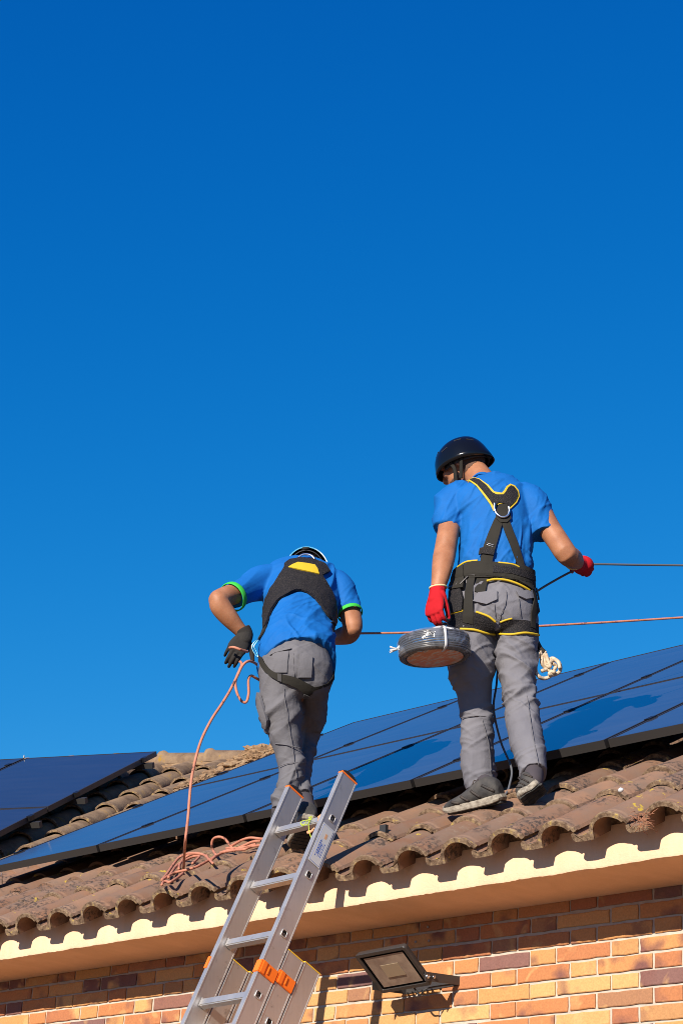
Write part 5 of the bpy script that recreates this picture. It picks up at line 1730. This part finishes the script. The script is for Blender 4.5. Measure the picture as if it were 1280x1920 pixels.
# gloves
g = G()
W_ = f.at(461, 1191, .095); Kn = f.at(442, 1219, .06)
hand(g, W_, Kn - W_, (hf * -.75 + Zu * .25 - r_ * -.2), (r_ * .9 - Zu * .2), [(0.3, 0.5, .4), (0.35, 0.55, .4), (0.4, 0.6, .4), (0.45, 0.65, .4)], 0.190, (0.7, .1, 0), -0.01)
loft(g, [(f.at(455, 1180, .09), .036, .034), (f.at(460, 1190, .09), .035, .031), (f.at(457, 1199, .08), .036, .026)], r_, 18, 3, 1.0, 'fr')
gl = fuse(g, 0.003, 2); gl.build('glove', M_gblack, man1, man1)
g = G()
W_ = Rwr; Kn = f.at(596, 1202, .50)
hand(g, W_, Kn - W_, Zu, hf, [(0.5, 1.0, .8)] * 4, 0.18, (0.4, 0.5, 0), 0.04)
gl = fuse(g, 0.004, 2); gl.build('glove', M_gblack, man1, man1)
# shoes
tR = on_roof(560, 1592); hR = f.at(577, 1541, -.02) 
F_ = (tR - hR).normalized()
hR = f.at(577, 1540, (tR - W1b).dot(hf) - .21)
shoe(man1, tR + Vector((0, 0, .012)), hR, (Zu * .8 + hf * .5).normalized(), ln=max(.27, (tR - hR).length))
tL = on_roof(536, 1586) ; tL = tL + hf * .10 + Zu * .055; hL = f.at(524, 1560, -.06)
shoe(man1, tL, hL, (Zu * .9 + hf * .4).normalized(), ln=.27)
g = G()
loft(g, [(hR + (tR - hR).normalized() * .06 + Zu * .08, .036, .040), (f.at(571, 1500, -.0), .036, .04)], r_, 16, 3)
loft(g, [(hL + (tL - hL).normalized() * .06 + Zu * .07, .036, .040), (f.at(524, 1518, -.02), .036, .04)], r_, 16, 3)
g.build_each('sock', M_sock, man1, man1)

# ============================================================ carabiner at the hip
g = G()
cb = [(478, 1207), (483, 1203), (486, 1206), (483, 1212), (474, 1217), (473, 1225), (479, 1234), (484, 1236), (483, 1228), (478, 1218)]
cb = c3([(420, 695), (395, 705), (376, 735), (380, 765), (400, 800), (412, 812), (414, 800), (400, 765), (388, 742), (402, 715)])
g.tube(spline([f.at(x, y, -.05) for x, y in cb], 4, True), 0.0026, 8, closed=True)
tag(g.build('carabiner', M_carab), 'pale blue metal carabiner hanging at the bent worker\'s left hip', 'carabiner')

# ============================================================ salmon pink rope
M_pink = mat('salmon_rope', (0.46, 0.15, 0.10), 0.75)
co = coords(M_pink)
spk = ramp(M_pink, nz(M_pink, 30, 3, .7, co), [(0.34, (0.12, 0.045, 0.03)), (0.40, (0.38, 0.14, 0.082)), (0.7, (0.46, 0.185, 0.115))])
setc(M_pink, spk)
bump(M_pink, nz(M_pink, 220, 2, .5, co), .4, .002)
def P1(x, y, o): return f.at(370 + x / 3.657, 1010 + y / 3.657, o)
rope = empty('rope', on_roof(345, 1640), 'salmon pink rope looping from the bent worker\'s hand down to the tiles', 'rope')
g = G()
RR = 0.0060
def along(pts, n=6): g.tube(spline(pts, n), RR, 8)
zt = f.at(347, 1500, -.3)
# from the glove over the loop and down to the roof
g.tube(spline([P1(222, 748, .02), P1(250, 745, -.0), P1(300, 762, .0), P1(345, 775, .03)], 6), RR, 8)
g.tube(spline([P1(290, 840, -.05), P1(305, 860, -.05), P1(290, 900, -.05), P1(262, 975, -.05), P1(270, 1050, -.06), P1(300, 1110, -.06), P1(335, 1120, -.06), P1(352, 1060, -.06), P1(350, 970, -.06), P1(368, 940, -.04), P1(400, 955, -.02), P1(425, 968, .02)], 6), RR, 8)
g.tube(spline([P1(415, 870, .0), P1(390, 850, -.03), P1(350, 840, -.08), P1(310, 870, -.10), P1(270, 950, -.12), P1(225, 1040, -.14), P1(170, 1130, -.17), f.at(395, 1352, -.22), f.at(376, 1392, -.26), f.at(363, 1440, -.30), f.at(357, 1480, -.33), f.at(353, 1530, -.36), f.at(347, 1585, -.38), on_roof(344, 1632) + Zu * .01], 8), RR, 8)
g.build_each('hanging_rope', M_pink, rope, rope)
g = G()
def c5(x, y, h=0.0):
    px, py = 300 + x / 5.818, 1540 + y / 5.818
    p = on_roof(px, py)
    if p.y > 0.02: p = onplane(px, py, Vector((0, 1, 0)), 0.02)
    return p + Vector((0, -.02, .006)) + (CAM_C - p).normalized() * h * .5
loops = [[(244, 545, 0), (250, 500, .01), (285, 445, .02), (350, 395, .03), (440, 375, .035), (520, 395, .02), (570, 440, .0), (615, 485, -.02)],
         [(60, 665, 0), (120, 590, .0), (180, 500, .01), (245, 420, .03), (330, 380, .03), (430, 372, .035), (500, 385, .03), (540, 410, .02)],
         [(130, 640, .0), (190, 545, .0), (240, 490, .01), (320, 445, .02), (400, 410, .03), (465, 405, .01), (440, 440, 0), (390, 485, -.01)],
         [(60, 670, 0), (130, 620, .005), (220, 580, .01), (330, 555, .01), (450, 515, .015), (560, 455, .02), (640, 405, .03), (740, 360, .03), (860, 340, .02), (960, 330, .01), (1040, 300, .01), (1150, 285, .0)],
         [(650, 395, .01), (615, 345, .03), (600, 275, .06), (620, 215, .08), (680, 195, .08), (740, 215, .06), (780, 260, .04), (830, 325, .02), (850, 345, .01)],
         [(820, 290, .01), (880, 255, .03), (940, 225, .04), (1020, 205, .03), (1120, 215, .01), (1200, 225, 0)],
         [(760, 320, .01), (800, 315, .02), (870, 320, .02), (960, 285, .02), (1040, 250, .02), (1130, 240, .01)],
         [(690, 370, 0), (780, 340, .01), (880, 325, .01), (980, 300, .005), (1080, 275, .0)],
         [(60, 720, .01), (75, 690, .01), (110, 680, .01), (145, 690, .005), (230, 640, .0), (290, 590, .0)],
         [(545, 395, .01), (560, 430, .02), (590, 450, .01), (640, 410, .01)]]
for lp in loops:
    g.tube(spline([c5(*p) for p in lp], 6), RR, 8)
g.build_each('coiled_rope', M_pink, rope, rope)
g = G()
g.tube(spline([f.at(560, 1230 - 0, .42) * 0 + Rwr + hf * .05, f.at(640, 1189, .40), f.at(678, 1187.5, .42), f.at(760, 1186.5, .46), f.at(900, 1181, .52), f.at(1008, 1174, .58), f.at(1150, 1166, .66), f.at(1290, 1157, .74), f.at(1500, 1143, .86), f.at(2200, 1100, 1.25), f.at(3600, 1030, 2.0)], 8), RR * .9, 8)
tag(g.build('safety_rope', M_pink), 'taut pink rope stretched behind the standing worker out to the right', 'rope')

# bits tied round the top rung: green wire and tan rag
g = G()
rt = L0 + LX * (LW_ - .075) 
q = [(560, 652), (575, 690), (560, 740), (500, 760), (450, 735), (480, 705), (560, 690), (600, 660), (590, 640)]
f7 = lambda x, y, o=0.0: L0 + LX * 0 + (onplane(500 + x / 7.11, 1440 + y / 7.11, LN, LN.dot(L0 + LN * (.022 + o))) - L0)
g.tube(spline([f7(*p) for p in q], 4), .0016, 6)
g.tube(spline([f7(590, 640), f7(560, 700, .004), f7(560, 800, .004), f7(575, 880, .0), f7(600, 945, -.01)], 4), .0018, 6)
g.tube(spline([f7(445, 735), f7(490, 775), f7(540, 700, .006), f7(600, 690, .006)], 4), .0016, 6)
M_gwire = mat('green_yellow_wire', (0.42, 0.50, 0.04), 0.5)
tag(g.build('wire_tie', M_gwire), 'yellow green wire knotted round the top ladder rung', 'wire')
rg = rock(L0 + LX * (LW_ - .050) + LN * .006, LX, LN, LD, .022, .021, .022, 3.0, .5, 3)
g = G(); g.add(*rg, 0, True)
g.tube(spline([f7(640, 800), f7(590, 840), f7(545, 850), f7(560, 870), f7(620, 830)], 4), .004, 6)
tag(g.build('cloth_rag', mat('tan_rag', (0.55, 0.27, 0.13), 0.8)), 'tan rag tied to the right end of the top ladder rung', 'rag')
# thin steel wire and white pebble, dry leaves in the gutter of the tiles
g = G()
g.tube([on_roof(4, 1664) + Zu * .02, OA + Ua * .25 - Wa * .04], .0022, 6)
tag(g.build('steel_wire', M_steel), 'thin steel wire rising to the panel edge at the far left', 'wire')
g = G(); g.add(*rock(on_roof(1172.5, 1488) + Vector((0, -.03, .006)), Vector((1, 0, 0)), Vector((0, 1, 0)), Zu, .011, .009, .009, 2, .3, 2))
tag(g.build('pebble', M_label), 'small white pebble lying on a tile edge right of the boots', 'stone')
g = G()
rs = np.random.default_rng(5)
for i in range(60):
    px, py = 1195 + rs.random() * 32, 1530 + rs.random() * 20 - 6
    p = on_roof(px, py) + Vector((0, -.02, -.02 + rs.random() * .02))
    d = Vector(rs.normal(0, 1, 3)); d.z *= .4; d.normalize()
    g.tube([p, p + d * .012 + Vector((0, 0, .003)), p + d * (.02 + .02 * rs.random())], .0010, 4)
tag(g.build('pine_needles', mat('dry_needles', (0.30, 0.13, 0.07), 0.9)), 'dry brown pine needles caught between two eave tiles', 'needles', kind='stuff')
g = G()
p0 = on_roof(719, 1560)
g.box(p0 + Vector((0, 0, .012)), .016, .008, .016)
tag(g.build('tile_hook', M_black), 'small black hook clipped over a tile right of the ladder', 'hook')
